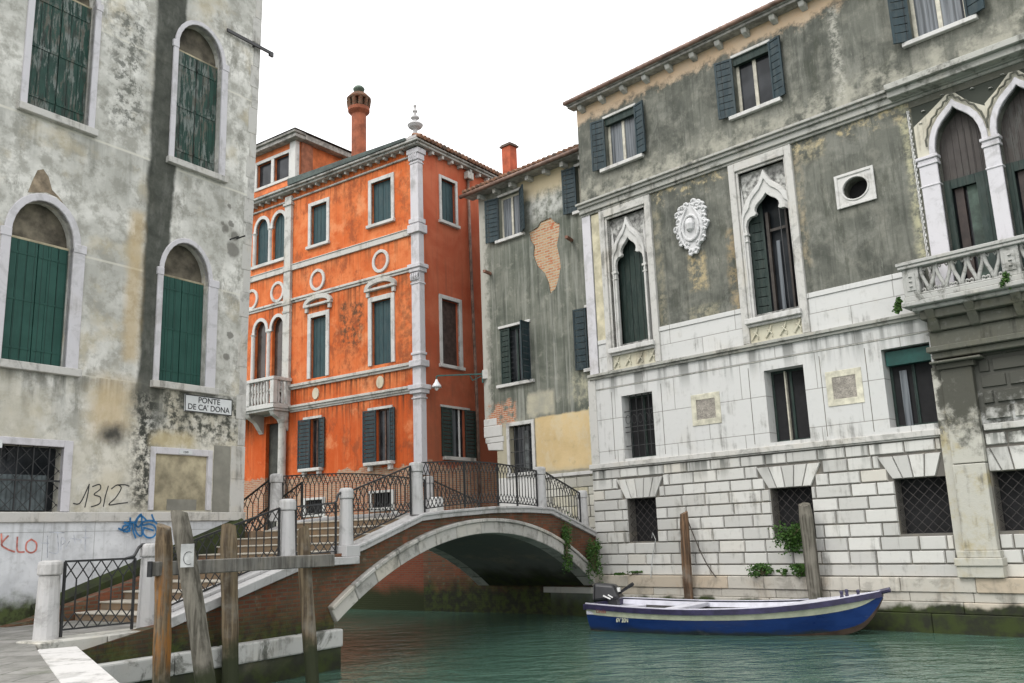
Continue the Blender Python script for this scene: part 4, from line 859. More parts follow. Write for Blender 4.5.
# ------------------------------------------------------------------ narrow grey house between palace and alley
HG = tag(empty('grey_house',(2.9,30.3,0),R(-43)),'narrow grey plaster house with an exposed brick patch between orange house and palace','house')
W1=(-4.40,-3.24,13.76,15.50); W2=(-.50,.35,13.86,15.55); M1=(-4.58,-3.06,8.10,10.25); M2=(-.36,.45,8.10,10.25); LW=(-4.26,-3.14,4.78,6.50)
BR=[(-2.90,13.70),(-2.45,13.78),(-2.30,13.95),(-1.80,13.98),(-1.55,13.72),(-1.38,13.64),(-1.44,13.2),(-1.56,12.85),(-1.46,12.4),(-1.42,12.0),(-1.55,11.6),(-1.72,11.25),(-1.98,11.12),(-2.05,11.55),(-2.22,11.95),(-2.55,12.3),(-2.72,12.75),(-2.66,13.1),(-2.82,13.35)]
w=MB(); hl=[rect(*r) for r in (W1,W2,M1,M2,LW)]
w.sheet([(-4.92,2.0),(.8,2.0),(.8,15.85),(-5.52,15.85),(-5.52,6.0),(-4.92,6.0)],hl+[BR])
for l in hl: w.reveal(l,0,.25)
w.reveal(BR,0,.05)
w.add([(-5.52,0,6),(-5.52,8,6),(-5.52,8,15.85),(-5.52,0,15.85),(-4.92,0,2),(-4.92,8,2),(-4.92,8,6),(-4.92,0,6)],[(0,1,2,3),(4,5,6,7),(7,6,1,0)])
w.build('wall',MGREY,HG)
def mat_exb():
    s=NT('pale_exposed_brick'); bc,bf=s.brick(.27,.10,.022,(.38,.145,.07),(.46,.29,.165),(.40,.345,.25)); n=s.noise(1.6,6,.65)
    c=s.mix(s.mul(s.mr(n,.5,.66),.4),bc,(.50,.44,.33)); c=s.mix(s.mul(s.mr(s.noise(1.5,4,.6,vec=s.scale(1,1,1,(5,1,1))),.60,.66),.9),c,(.40,.115,.05)); return s.done(c,.9,s.math('SUBTRACT',n,bf),.8,.02,.2)
MEXB2=mat_exb()
MB().box(-3.0,-1.3,.035,.06,11.0,14.1).build('exposed_brick',MEXB2,HG)
cb=MB(); cb.box(-5.56,-4.62,-.05,.6,6.20,6.62); cb.box(-5.50,-4.55,-.04,.6,5.98,6.19); cb.box(-5.58,-4.9,-.02,.5,6.63,6.9); cb.hexa([(-5.35,-.04,5.72),(-4.6,-.04,5.66),(-4.6,.6,5.66),(-5.35,.6,5.72)],[(-5.42,-.04,5.97),(-4.6,-.04,5.97),(-4.6,.6,5.97),(-5.42,.6,5.97)]); cb.build('corner_corbel',MSTONEC,HG,bevel=.02)
def gwin(r,sl,sr,cur=.0,lint=True,frw=True):
    x0,x1,z0,z1=r; wo=frame_window(HG,x0,x1,z0,z1,.14,mull=1,mat=MFRAMEW if frw else MDKGREEN,curtain=cur,fr=.09)
    MB().box(x0-.18,x1+.16,-.12,.05,z0-.12,z0).build('sill',MSTONEC,wo,bevel=.01)
    if lint: MB().box(x0-.06,x1+.06,-.05,.02,z1,z1+.10).build('lintel',MSTONEC,wo,bevel=.01)
    for a in (sl,sr):
        if a: m=MB(); louvre(m,a[0],a[2],a[1],a[3],z0-.02,z1,9,.06); m.build('shutter',MSLATE,wo)
    return wo
gwin(W1,(-5.0,-.16,-4.40,-.02),(-3.24,-.02,-2.78,-.34),.9); gwin(W2,(-1.06,-.12,-.50,-.02),None,0)
gwin(M1,None,(-3.06,-.02,-2.98,-.55),.0,True,False); gwin(M2,(-.88,-.1,-.36,-.02),None,0)
m=MB(); louvre(m,-4.58,-4.10,.05,.05,8.1,10.22,10,.06); m.build('shutter',MDKGREEN,HG)
m=MB(); surround(m,*LW,.13,-.05,.1,.14); lo2=m.build('window',MSTONEC,HG,bevel=.01)
MB().box(LW[0],LW[1],.22,.25,LW[2],LW[3]).build('pane',MGLASS,lo2); MB().box(-3.75,-3.45,.18,.21,4.8,6.3).build('curtain',flat('dim_grey_curtain',(.10,.11,.11),.6,.4,6),lo2)
g=MB()
for i in range(1,5): g.box(lerp(LW[0],LW[1],i/5)-.011,lerp(LW[0],LW[1],i/5)+.011,.04,.06,LW[2],LW[3])
for f in (.18,.45,.72): g.box(LW[0],LW[1],.035,.06,lerp(LW[2],LW[3],f)-.011,lerp(LW[2],LW[3],f)+.011)
g.build('grille',MIRON,lo2); MB().box(-4.42,-3.0,-.10,.05,4.66,4.78).build('sill',MSTONEC,lo2,bevel=.01)
ap=MB(); ap.box(-4.9,-2.98,-.03,.01,2.2,4.64); ap.build('white_apron',MDADO if False else stone('limewashed_apron',(.60,.60,.58),amt=.3,warm_amt=.15),HG)
st=MB(); st.box(-2.96,.8,-.08,.02,4.50,4.62); st.build('string_course',MSTONEC,HG,bevel=.01)
rb2=MB(); rnd=random.Random(8); z=2.2
while z<4.48:
    x=-2.95; h=.22+.16*rnd.random(); h=min(h,4.49-z)
    while x<.8:
        L=.25+.5*rnd.random(); rb2.box(x+.012,x+L-.012,-.03-.03*rnd.random(),.01,z+.01,z+h-.01); x+=L
    z+=h
rb2.build('stone_foot',stone('rubble_foot_stone',(.50,.49,.44),amt=.5,warm=(.40,.36,.22),warm_amt=.5,island=.35),HG,bevel=.02)
dr=MB(); dr.box(-.36,.5,-.02,.02,4.62,6.66); drp=dr.build('side_door',MDKGREEN,HG); MB().box(-.46,-.37,-.05,.01,4.62,6.78).build('door_jamb',MCREAM,drp)
tb=MB(); 
for u,z in ((-4.98,12.55),(-.85,12.85)): tb.bar((u,.02,z),(u+.20,-.55,z-.04),.10,.10).cut()
build_each(tb,'beam_stub',flat('rusty_beam_end',(.20,.10,.07),.8,.4,5),HG)
br=MB(); x=-5.2
while x<.8: br.box(x-.08,x+.08,-.34,0,15.62,15.80).cut(); x+=.86
build_each(br,'eave_bracket',MSTONE,HG,bevel=.015)
e=MB(); e.box(-5.85,.8,-.50,0,15.80,15.87); e.box(-5.95,.8,-.46,-.40,15.87,16.0); e.build('eave',MEAVE,HG,bevel=.01); MB().tube([(-6.0,-.56,15.86),(.8,-.56,15.90)],.08,8).build('gutter',MGUT,HG,smooth=True)
tiled_roof('roof',HG,-5.9,.8,-.52,16.02,5,18.0,.25,.10)

# ------------------------------------------------------------------ orange house on the corner
HO = tag(empty('orange_house',(-3.55,34,0),R(-36)),'orange red stuccoed corner house with white trim behind the bridge','house')
A1=(-2.60,-1.46,15.36,17.2); A2=(-6.33,-5.32,15.28,17.12)
A3=[arch_loop(-10.12,-9.26,15.16,16.85,17.36),arch_loop(-8.92,-8.06,15.16,16.85,17.36)]
B1=(-2.60,-1.52,9.42,12.06); B2=(-6.26,-5.31,9.38,12.02)
B3=[arch_loop(-10.05,-9.26,8.42,12.0,12.46),arch_loop(-8.84,-8.05,8.42,12.0,12.46)]
C1=(-2.36,-1.60,5.55,7.62); C2=(-6.20,-5.64,5.58,7.65); DR=(-9.12,-8.12,3.0,7.72); S1=(-6.44,-5.42,3.74,4.28); S2=(-2.62,-1.56,3.80,4.36)
hr=[A1,A2,B1,B2,C1,C2,DR,S1,S2]; hl=[rect(*r) for r in hr]+A3+B3
w=MB(); w.sheet(rect(-14,0,-.6,18.1),hl)
for l in hl: w.reveal(l,0,.22)
R1=(1.42,2.33,15.34,17.2); R2=(1.30,2.40,9.30,12.0); R3=(1.74,2.56,5.66,7.58)
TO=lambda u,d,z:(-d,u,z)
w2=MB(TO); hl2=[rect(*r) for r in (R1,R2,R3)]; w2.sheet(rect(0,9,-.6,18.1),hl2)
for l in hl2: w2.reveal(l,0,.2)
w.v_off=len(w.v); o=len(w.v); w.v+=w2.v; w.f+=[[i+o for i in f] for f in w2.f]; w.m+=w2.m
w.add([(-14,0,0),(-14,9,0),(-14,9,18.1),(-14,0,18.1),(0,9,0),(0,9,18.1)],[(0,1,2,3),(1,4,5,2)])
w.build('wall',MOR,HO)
def owin(r,wf,y=.12,name='window',frame=True,T=None,mat=None,sill=True,fmat=None,sh=MTEAL,wb=0.0):
    x0,x1,z0,z1=r; m=MB(T)
    surround(m,x0,x1,z0,z1,wf,-.05,.08,wf,wb); wo=m.build(name,fmat or MSTONEC,HO,bevel=.01)
    if sill: MB(T).box(x0-wf-.06,x1+wf+.04,-.13,.05,z0-.13-wb,z0-wb).build('sill',MSTONEC,wo,bevel=.01)
    if sh:
        xm=(x0+x1)/2
        for a,b in ((x0+.01,xm-.005),(xm+.005,x1-.01)):
            mm=MB(T); planks(mm,a,b,y,z0+.01,z1-.01,2,.04,.008); mm.build('shutter',sh,wo)
    return wo
owin(A1,.17); owin(A2,.17); owin(R1,.13,T=TO)
for r in (B1,B2): 
    wo=owin(r,.20,sill=False,wb=.0); cx=(r[0]+r[1])/2
    pd=MB(); pd.box(cx-.86,cx+.86,-.16,.02,12.50,12.60)
    n=14; ai=[(cx+.66*math.cos(math.pi*i/n),12.60+.20*math.sin(math.pi*i/n)) for i in range(n+1)]; ao=[(cx+.88*math.cos(math.pi*i/n),12.60+.40*math.sin(math.pi*i/n)) for i in range(n+1)]
    pd.band(ai,ao,-.14,.02)
    for sg in (-1,1): pd.box(cx+sg*.72-.08,cx+sg*.72+.08,-.10,.02,12.28,12.50)
    pd.build('pediment',MSTONE,wo,bevel=.01)
wo=owin(R2,.16,T=TO,sh=None,wb=.0); MB(TO).box(R2[0],R2[1],.17,.20,R2[2],R2[3]).build('pane',flat('brown_dark_shutter',(.05,.035,.03),.5,.4,6),wo)
# paired arched windows and their balcony
for loops,z0,zs,za,mt in ((A3,15.16,16.85,17.36,MTEAL),(B3,8.42,12.0,12.46,None)):
    m=MB()
    for l in loops:
        x0,x1=l[0][0],l[1][0]; m.band(arch_curve(x0,x1,zs,za),arch_curve(x0-.15,x1+.15,zs,za+.15),-.05,.08)
    xs=[loops[0][0][0],loops[0][1][0],loops[1][0][0],loops[1][1][0]]
    for a,b in ((xs[0]-.18,xs[0]),(xs[1],xs[2]),(xs[3],xs[3]+.02)):
        c=(a+b)/2; m.box(a,b,-.05,.08,zs-.12,zs); m.lathe([(.10,0),(.10,zs-z0-.2),(.14,zs-z0-.12)],(c,-.01,z0),10) if b-a>.1 else m.box(a,b,-.04,.08,z0,zs-.12)
    wo=m.build('window',MSTONEC,HO)
    if mt: MB().box(xs[0]-.3,xs[3]+.1,-.10,.05,z0-.14,z0).build('sill',MSTONEC,wo)
    for l in loops:
        x0,x1=l[0][0],l[1][0]
        if mt:
            xm=(x0+x1)/2
            for a,b in ((x0,xm-.005),(xm+.005,x1)): mm=MB(); planks(mm,a,b,.12,z0,za,2,.04,.008); mm.build('shutter',mt,wo)
        else: MB().box(x0,x1,.16,.20,z0,za).build('pane',flat('dim_brown_glass',(.05,.038,.032),.15,.5,1.5),wo)
b=MB(); b.box(-11.2,-7.5,-.95,0,8.22,8.42); b.box(-11.2,-7.55,-.88,0,8.12,8.22)
bo2=b.build('balcony',MSTONEC,HO,bevel=.015)
rl=MB(); rl.box(-11.25,-7.45,-1.0,-.78,9.42,9.56); rl.box(-7.69,-7.45,-.78,0,9.42,9.56); rl.box(-7.72,-7.48,-.97,-.75,8.42,9.42); rl.box(-9.32,-9.10,-.97,-.75,8.42,9.42); rl.build('rail',MSTONEC,bo2,bevel=.012)
bl=MB(); pf=[(.06,0),(.04,.06),(.075,.25),(.04,.45),(.035,.5),(.04,.55),(.075,.75),(.04,.94),(.06,1.0)]
for i in range(6): bl.lathe(pf,(-9.0+.20*i+.02,-.87,8.42),8)
for i in range(8): bl.lathe(pf,(-11.1+.20*i,-.87,8.42),8)
for i in range(3): bl.lathe(pf,(-7.6,-.60+.22*i,8.42),8)
bl.build('baluster',MSTONEC,bo2,smooth=True)
k=MB()
for x in (-7.78,-9.4,-11.0):
    k.prism([(0,0)],0,0) if False else k.add([(x-.13,-.85,8.12),(x+.13,-.85,8.12),(x+.13,-.75,7.95),(x-.13,-.75,7.95),(x-.13,-.40,7.75),(x+.13,-.40,7.75),(x-.13,-.05,7.3),(x+.13,-.05,7.3),(x-.13,0,8.12),(x+.13,0,8.12),(x-.13,0,7.3),(x+.13,0,7.3)],[(0,1,2,3),(3,2,5,4),(4,5,7,6),(0,3,4,8),(4,6,10,8),(1,9,5,2),(5,9,11,7),(0,8,9,1)]); k.cut()
build_each(k,'corbel',MSTONE,bo2)
# dark portal and columns
MB().box(DR[0],DR[1],.18,.22,DR[2],DR[3]).build('door',flat('dark_portal_wood',(.035,.038,.03),.6,.4,4),HO)
pc=MB(); pc.box(-7.98,-7.54,-.14,.02,8.42,17.95); pc.lathe([(.22,0),(.22,.2),(.17,.25),(.165,4.6),(.24,4.75),(.24,4.9)],(-7.8,-.20,3.0),16); pc.box(-8.04,-7.48,-.20,.02,17.5,17.62); pc.box(-8.02,-7.50,-.18,.02,12.85,13.0); pc.box(-8.02,-7.5,-.18,.02,14.40,14.62); pc.box(-8.0,-7.52,-.17,.02,12.5,12.6)
pc.build('pilaster',MSTONE,HO,bevel=.01)
# corner pier
cp=MB(); cp.box(-.36,.07,-.07,.24,4.9,18.05)
for z0,z1,e in ((17.80,18.02,.10),(17.55,17.80,.05),(17.40,17.46,.03),(14.86,15.05,.06),(14.45,14.80,.10),(13.0,13.16,.12),(12.84,13.0,.07),(12.35,12.42,.03),(9.52,9.62,.04),(9.05,9.30,.10),(8.16,8.34,.14),(8.0,8.16,.09),(7.80,7.86,.04),(4.9,5.3,.05)): cp.box(-.36-e,.07+e,-.07-e,.24+e,z0,z1)
for z in (12.45,17.48):
    for i in range(4): cp.tube([(-.32+.11*i,-.10,z+.05),(-.32+.11*i,-.14,z+.2),(-.30+.11*i,-.12,z+.33)],.05,6)
cp.build('corner_pier',MPALE_FR,HO,bevel=.015)
bs=MB()
for grp in (((14.42,14.66,-.08),(14.66,14.70,-.11)),((13.02,13.12,-.10),(12.92,13.02,-.05)),((9.14,9.26,-.13),(9.04,9.14,-.07)),((8.24,8.34,-.15),(8.14,8.24,-.09),(8.06,8.14,-.04))):
    for a,b in ((-14,-8.0),(-7.52,-.38)):
        for z0,z1,y in grp: bs.box(a,b,y,.02,z0,z1)
        bs.cut()
build_each(bs,'string_course',MSTONE,HO,bevel=.01)
for x,z in ((-2.07,13.70),(-5.86,13.66),(-8.50,13.62),(-10.33,13.60)):
    n=24; ci=[(x+.34*math.cos(2*math.pi*i/n),z+.36*math.sin(2*math.pi*i/n)) for i in range(n)]; co=[(x+.47*math.cos(2*math.pi*i/n),z+.49*math.sin(2*math.pi*i/n)) for i in range(n)]
    m=MB(); m.ring(ci,co,-.07,.02); ro=m.build('roundel',MSTONEC,HO,bevel=.01); MB().prism(ci,-.012,.01).build('disc',MROSE,ro)
for x in (-5.91,-2.14):
    n=20; MB().prism([(x+.20*math.cos(2*math.pi*i/n),8.70+.25*math.sin(2*math.pi*i/n)) for i in range(n)],-.05,.01).build('stone_disc',stone('cream_disc_stone',(.52,.47,.36),amt=.3),HO,bevel=.02)
# ground floor windows with open leaves
for r,ls,rs in ((C1,(-3.05,-2.36),(-1.60,-1.32)),(C2,(-6.92,-6.20),(-5.64,-5.30))):
    wo=frame_window(HO,*r,.10,mull=1,mat=flat('brown_frame_wood',(.09,.05,.035),.6,.3,6),fr=.06)
    for a,b in (ls,): mm=MB(); louvre(mm,a,b,-.06,-.02,r[2],r[3],12,.06); mm.build('shutter',MSLATE,wo)
    mm=MB(); louvre(mm,rs[0],rs[1],-.02,-.05,r[2],r[3],12,.05); mm.build('shutter',MSLATE,wo)
    MB().box(r[0]-.45,r[1]+.12,-.06,.02,r[3],r[3]+.10).build('lintel',MSTONEC,wo)
    sl=MB(); sl.box(r[0]-.52,r[1]+.22,-.26,.02,r[2]-.13,r[2]); sl.box(r[0]-.35,r[0]-.2,-.18,.02,r[2]-.33,r[2]-.13); sl.box(r[1]-.02,r[1]+.13,-.18,.02,r[2]-.33,r[2]-.13); sl.build('sill',MSTONEC,wo,bevel=.015)
    pass
wo=frame_window(HO,0,0.01,0,0.01,.1) if False else None
m=MB(TO); m.box(R3[0]-.03,R3[1]+.03,.10,.14,R3[2],R3[3]); wo=m.build('window',MGLASS,HO)
for a,b in ((1.12,1.74),(2.56,3.22)): mm=MB(TO); louvre(mm,a,b,-.03,-.03,R3[2],R3[3],12,.06); mm.build('shutter',MDKGREEN,wo)
MB(TO).box(1.2,3.1,-.14,.02,R3[2]-.13,R3[2]).build('sill',MSTONE,wo); MB(TO).box(1.1,2.9,-.05,.02,R3[3],R3[3]+.09).build('lintel',MSTONE,wo); MB(TO).box(2.30,2.36,.06,.10,R3[2],R3[3]).build('mullion',MWHITE,wo); MB(TO).box(1.85,2.1,.07,.10,R3[2],R3[3]).build('curtain',MCURT,wo)
for r in (S1,S2):
    m=MB(); surround(m,*r,.14,-.06,.08,.10,.14); m.box(r[1]+.0,r[1]+.34,-.06,.05,2.6,r[2]-.14) ; wo=m.build('basement_window',MSTONEC,HO,bevel=.01)
    MB().box(*r[:2],.15,.19,*r[2:]).build('pane',MDARK,wo)
    g=MB(); 
    for i in range(1,8): g.box(lerp(r[0],r[1],i/8)-.012,lerp(r[0],r[1],i/8)+.012,.02,.045,r[2],r[3])
    g.build('grille',MIRON,wo)
# pipe
pi=MB(TO); pi.tube([(3.12,-.09,17.75),(3.16,-.09,14),(3.30,-.09,8.2),(3.34,-.09,3.0)],.065,8); pb=pi.build('drainpipe',MGUT,HO,smooth=True); MB(TO).box(2.95,3.35,-.24,.0,17.62,17.95).build('rain_hopper',MSTONE,pb,bevel=.02)
# eaves and roofs
br=MB(); x=-7.2
while x<-.4: br.box(x-.045,x+.045,-.22,0,17.97,18.08).cut(); x+=.46
x=-13.8
while x<-8.1: br.box(x-.045,x+.045,-.22,0,17.97,18.08).cut(); x+=.46
b2=MB(TO); y=.7
while y<9: b2.box(y-.06,y+.06,-.24,0,17.94,18.10).cut(); y+=.62
build_each(br,'eave_bracket',MSTONE,HO); build_each(b2,'eave_bracket',MSTONE,HO)
e=MB(); e.box(-14,.30,-.34,0,18.08,18.18); e.box(-14,.38,-.44,-.0,18.18,18.28); e.box(0,.30,0,9,18.08,18.18); e.box(0,.38,0,9,18.18,18.26); e.cut(); e.box(-14,-.4,-.08,.02,17.72,17.80); build_each(e,'cornice',MBALU,HO,bevel=.015)
gg=MB(); gg.hexa([(-7.4,-.48,18.285),(-.25,-.48,18.285),(-.25,.2,18.285),(-7.4,.2,18.285)],[(-7.4,-.50,18.58),(-.25,-.50,18.40),(-.25,.2,18.52),(-7.4,.2,18.86)]); gg.build('gutter',MGUTG,HO)
def hip(name,x0,x1,y0,y1,z,h,inset,mat):
    m=MB(); m.add([(x0,y0,z),(x1,y0,z),(x1,y1,z),(x0,y1,z),(x0+inset,y0+inset,z+h),(x1-inset,y0+inset,z+h),(x1-inset,y1-inset,z+h),(x0+inset,y1-inset,z+h)],[(0,1,5,4),(1,2,6,5),(2,3,7,6),(3,0,4,7),(4,5,6,7),(0,3,2,1)]); return m
m=hip('roof',-14.5,.42,-.42,9.5,18.30,1.35,3.6,MTILE)
yy=-.3
while yy<9.4: L_=min(3.1,yy+.75); m.tube([(.50,yy,18.33),(.50-L_,yy,18.33+L_*.375)],.09,6); yy+=.24
m.build('roof',MTILE,HO)
# attic storey set on the left part
at=MB(); AW=[(-10.16,-9.12,18.98,20.15),(-8.92,-7.86,18.98,20.15)]
at.sheet(rect(-13.6,-7.40,18.3,20.75),[rect(*r) for r in AW],.0); 
for r in AW: at.reveal(rect(*r),0,.2)
at.add([(-7.40,0,18.3),(-7.40,6,18.3),(-7.40,6,20.75),(-7.40,0,20.75),(-13.6,0,18.3),(-13.6,6,18.3),(-13.6,6,20.75),(-13.6,0,20.75)],[(0,1,2,3),(5,4,7,6)])
dm=at.build('attic_storey',flat('attic_orange_render',(.48,.135,.045),.9,.3,2.0),HO)
m=MB(); surround(m,-10.16,-7.86,18.98,20.15,.16,-.05,.06,.16,.14); m.box(-9.12,-8.92,-.05,.06,18.98,20.15); wf=m.build('attic_window',MSTONEC,dm,bevel=.01)
MB().box(-10.16,-7.86,.14,.18,18.98,20.15).build('attic_pane',MGLASS,dm)
MB().box(-7.78,-7.38,-.07,.16,18.32,20.60).build('attic_pilaster',MSTONEC,dm)
MB().box(-7.39,-7.30,.25,.9,18.4,20.6).build('attic_downpipe',flat('dull_red_panel',(.26,.10,.055),.9,.3,3),dm)
e=MB(); e.box(-13.9,-7.05,-.36,.2,20.62,20.80); e.box(-14,-6.98,-.46,.2,20.80,20.92); e.box(-7.4,-7.0,.2,6.2,20.62,20.88); e.build('attic_eave',MEAVE,dm,bevel=.012)
hip('attic_roof',-14.1,-6.9,-.52,6.4,20.93,.7,2.2,MTILE).build('attic_roof',flat('dark_attic_roof',(.07,.062,.055),.85,.4,5),dm)
# round chimney with crown
ch=MB(); ch.lathe([(.34,-.3),(.34,2.45),(.44,2.55),(.50,2.62),(.50,2.78),(.40,2.84)],(0,0,0),20)
c0=empty('chimney',(-4.95,1.55,19.2)); c0.parent=HO
cs=ch.build('shaft',MCHIM,c0,smooth=False,bevel=.01); cs['label']='round orange shaft'
cr=MB()
for i in range(10):
    t=2*math.pi*i/10; cr.bar((.42*math.cos(t),.42*math.sin(t),2.80),(.47*math.cos(t),.47*math.sin(t),3.18),.13,.16)
cr.lathe([(.30,2.8),(.30,3.2)],(0,0,0),14); cr.lathe([(.54,3.18),(.56,3.26),(.50,3.32),(.34,3.50),(.22,3.56)],(0,0,0),20); cr.build('crown',MCHIMB,c0)
MB().lathe([(.14,3.54),(.16,3.66),(.26,3.70),(.27,3.78),(.18,3.88),(.02,3.92)],(0,0,0),16).build('cap',MCOPPER,c0,smooth=True)
MB().lathe([(.60,-.1),(.52,.06),(.36,.12)],(0,0,0),18).build('flashing',MLEAD,c0)
# red square chimney
c1=empty('chimney',(-4.62,.95,16.42)); c1.parent=HG
k=MB(); k.box(-.23,.23,-.21,.21,-.4,1.55); k.build('shaft',flat('red_chimney_render',(.40,.095,.045),.9,.3,3),c1,bevel=.01)
k=MB(); k.box(-.29,.29,-.27,.27,1.55,1.62); k.box(-.24,.24,-.22,.22,1.62,1.68); k.build('cap',flat('dark_chimney_cap',(.10,.075,.06),.9,.3,5),c1)
# stone finial
fn=MB(); fn.box(-.40,.30,-.40,.30,18.26,18.42); fn.box(-.27,.17,-.27,.17,18.42,18.54); fn.lathe([(.16,18.54),(.11,18.66),(.09,18.78),(.10,18.83),(.26,18.93),(.33,19.04),(.25,19.13),(.10,19.18),(.08,19.28),(.18,19.34),(.17,19.41),(.07,19.46),(.06,19.58),(.11,19.64),(.10,19.69),(.045,19.74),(.045,19.82),(.08,19.90),(.0,20.0)],(-.05,-.05,0),14)
fn.build('finial',stone('grey_finial_stone',(.42,.41,.41),amt=.6),HO,smooth=False,bevel=.008)

# ------------------------------------------------------------------ lamp on the alley corner
LA = tag(empty('wall_lamp',(0,0,0)),'small white shaded lamp on a teal iron arm above the alley','street lamp')
def gpt(u,y,z):
    a=R(-43); return Vector((2.9+u*math.cos(a)-y*math.sin(a), 30.3+u*math.sin(a)+y*math.cos(a), z))
ps=gpt(-5.5,-.05,8.66); pe=ps+Vector((-1.72,-.1,-.02))
m=MB(); m.bar(ps,pe,.05); m.bar(ps+Vector((0,0,-.05)),ps+Vector((-.42,0,-.24)),.03); m.tube([pe,pe+Vector((-.06,0,-.04)),pe+Vector((-.06,0,-.14))],.03,6); m.bar(ps+Vector((-.02,0,-.34)),ps+Vector((-.02,0,.12)),.10,.06); m.tube([ps+Vector((-.42,0,-.22)),ps+Vector((-.5,0,-.05)),ps+Vector((-.42,0,.0))],.02,5); m.build('arm',MLAMPG,LA)
c=pe+Vector((-.06,0,-.14)); MB().lathe([(.04,0),(.06,-.08),(.17,-.24),(.20,-.32),(.18,-.31),(.03,-.1)],tuple(c),16).build('lamp_shade',MSHADE,LA,smooth=True)
MB().lathe([(.02,-.12),(.07,-.26),(.08,-.36),(.05,-.42),(.0,-.44)],tuple(c),12).build('bulb',flat('white_bulb_glass',(.7,.7,.68),.2,.05),LA,smooth=True)
MB().box(ps.x-.02,ps.x+.22,ps.y-.1,ps.y+.1,ps.z-.20,ps.z+.14).build('junction_box',MSTONEC,LA,bevel=.01)
# ------------------------------------------------------------------ bridge
HB = tag(empty('stone_bridge',(-3.8,20.0,0),R(57)),'brick and stone arched footbridge with black iron railings across the canal','bridge')
BW=4.45
Rr=10.47; ZC=2.66-Rr; SC=5.5
def arcz(s,r): return ZC+math.sqrt(max(r*r-(s-SC)**2,0))
S0,S1=-.27,11.27
def arc(r,n=26,a=S0,b=S1): 
    t0=math.asin((a-SC)/Rr); t1=math.asin((b-SC)/Rr)
    return [(SC+r*math.sin(lerp(t0,t1,i/n)),ZC+r*math.cos(lerp(t0,t1,i/n))) for i in range(n+1)]
inn=arc(Rr); out=arc(Rr+.40)
def coptop(s):
    P=[(-4.6,1.36),(-1.35,2.24),(.45,2.52),(2.6,3.17),(3.6,3.25),(5.8,3.36),(7.4,3.37),(8.7,3.33),(11.4,2.60)]
    for (a,za),(b,zb) in zip(P,P[1:]):
        if s<=b: return lerp(za,zb,(s-a)/(b-a))
    return P[-1][1]
ss=[-4.5+.3*i for i in range(54) if -4.5+.3*i<11.35]+[11.35]
# spandrel walls
for nm,y0,y1 in (('near',0.0,.35),('far',BW-.35,BW)):
    m=MB(); top=[(s,coptop(s)-.10) for s in ss]
    o2=[(x,z) for x,z in out if x<11.3]
    poly=[(-6.4,-.6),(-.30,-.6),(-.30,.9)]+o2[0:]+[(11.36,1.3)]+[(x,z) for x,z in reversed(top)]+[(-6.4,.95)]
    poly=[p for i,p in enumerate(poly)]
    m.prism(poly,y0,y1); m.build('spandrel_wall',MBRICK,HB)
# vault and rings
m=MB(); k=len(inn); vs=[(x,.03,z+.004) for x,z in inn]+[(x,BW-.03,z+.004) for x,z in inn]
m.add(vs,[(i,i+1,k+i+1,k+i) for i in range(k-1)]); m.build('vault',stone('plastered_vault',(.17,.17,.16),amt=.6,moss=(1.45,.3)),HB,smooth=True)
for y0,y1 in ((-.07,.40),(BW-.40,BW+.07)):
    m=MB(); n=13; i=0; t0=math.asin((S0-SC)/Rr); t1=math.asin((S1-SC)/Rr); rnd=random.Random(4); cuts=[0]
    while cuts[-1]<1: cuts.append(min(1,cuts[-1]+.055+.035*rnd.random()))
    if cuts[-1]-cuts[-2]<.03: cuts.pop(-2)
    for a,b in zip(cuts,cuts[1:]):
        q=[lerp(a+.0008,b-.0008,j/4) for j in range(5)]; f=lambda r:[(SC+r*math.sin(lerp(t0,t1,t)),ZC+r*math.cos(lerp(t0,t1,t))) for t in q]
        m.band(f(Rr-.0),f(Rr+.30),y0,y1); m.band(f(Rr+.30),f(Rr+.39),y0-.06 if y0<1 else y0,y1 if y0<1 else y1+.06)
    m.build('arch_ring',stone('arch_ring_stone',(.45,.44,.415),amt=.95,warm_amt=.2,island=.18,crust=.45),HB,bevel=.015)
# coping bands along the deck edges
def strip(s0,s1,y0,y1,dz0,dz1,n=14,f=coptop):
    m=MB(); 
    for i in range(n):
        a,b=lerp(s0,s1,i/n),lerp(s0,s1,(i+1)/n); m.hexa([(a,y0,f(a)+dz0),(b,y0,f(b)+dz0),(b,y1,f(b)+dz0),(a,y1,f(a)+dz0)],[(a,y0,f(a)+dz1),(b,y0,f(b)+dz1),(b,y1,f(b)+dz1),(a,y1,f(a)+dz1)])
    return m
cp=MB()
def addm(a,b): o=len(a.v); a.v+=b.v; a.f+=[[i+o for i in f] for f in b.f]; a.m+=b.m
for a,b in ((.3,2.6),(2.602,8.7),(8.702,11.38)): addm(cp,strip(a,b,-.09,.36,-.17,0,10)); addm(cp,strip(a,b,-.13,-.05,-.06,.01,10)); cp.cut()
addm(cp,strip(-4.5,-1.35,-.10,.55,-.20,-.02,8)); addm(cp,strip(-4.5,-1.35,.20,.62,-.02,.05,8)); cp.cut()
cp.box(-1.40,.30,-.18,.75,2.10,2.26); cp.box(-.08,.36,-.14,.34,2.26,2.50)
build_each(cp,'coping',MPOST,HB,bevel=.012)
c2=MB(); addm(c2,strip(1.9,8.7,BW-.36,BW+.09,-.17,0,14)); c2.cut(); addm(c2,strip(8.702,11.38,BW-.36,BW+.09,-.17,0,6)); build_each(c2,'coping',MPOST,HB,bevel=.012)
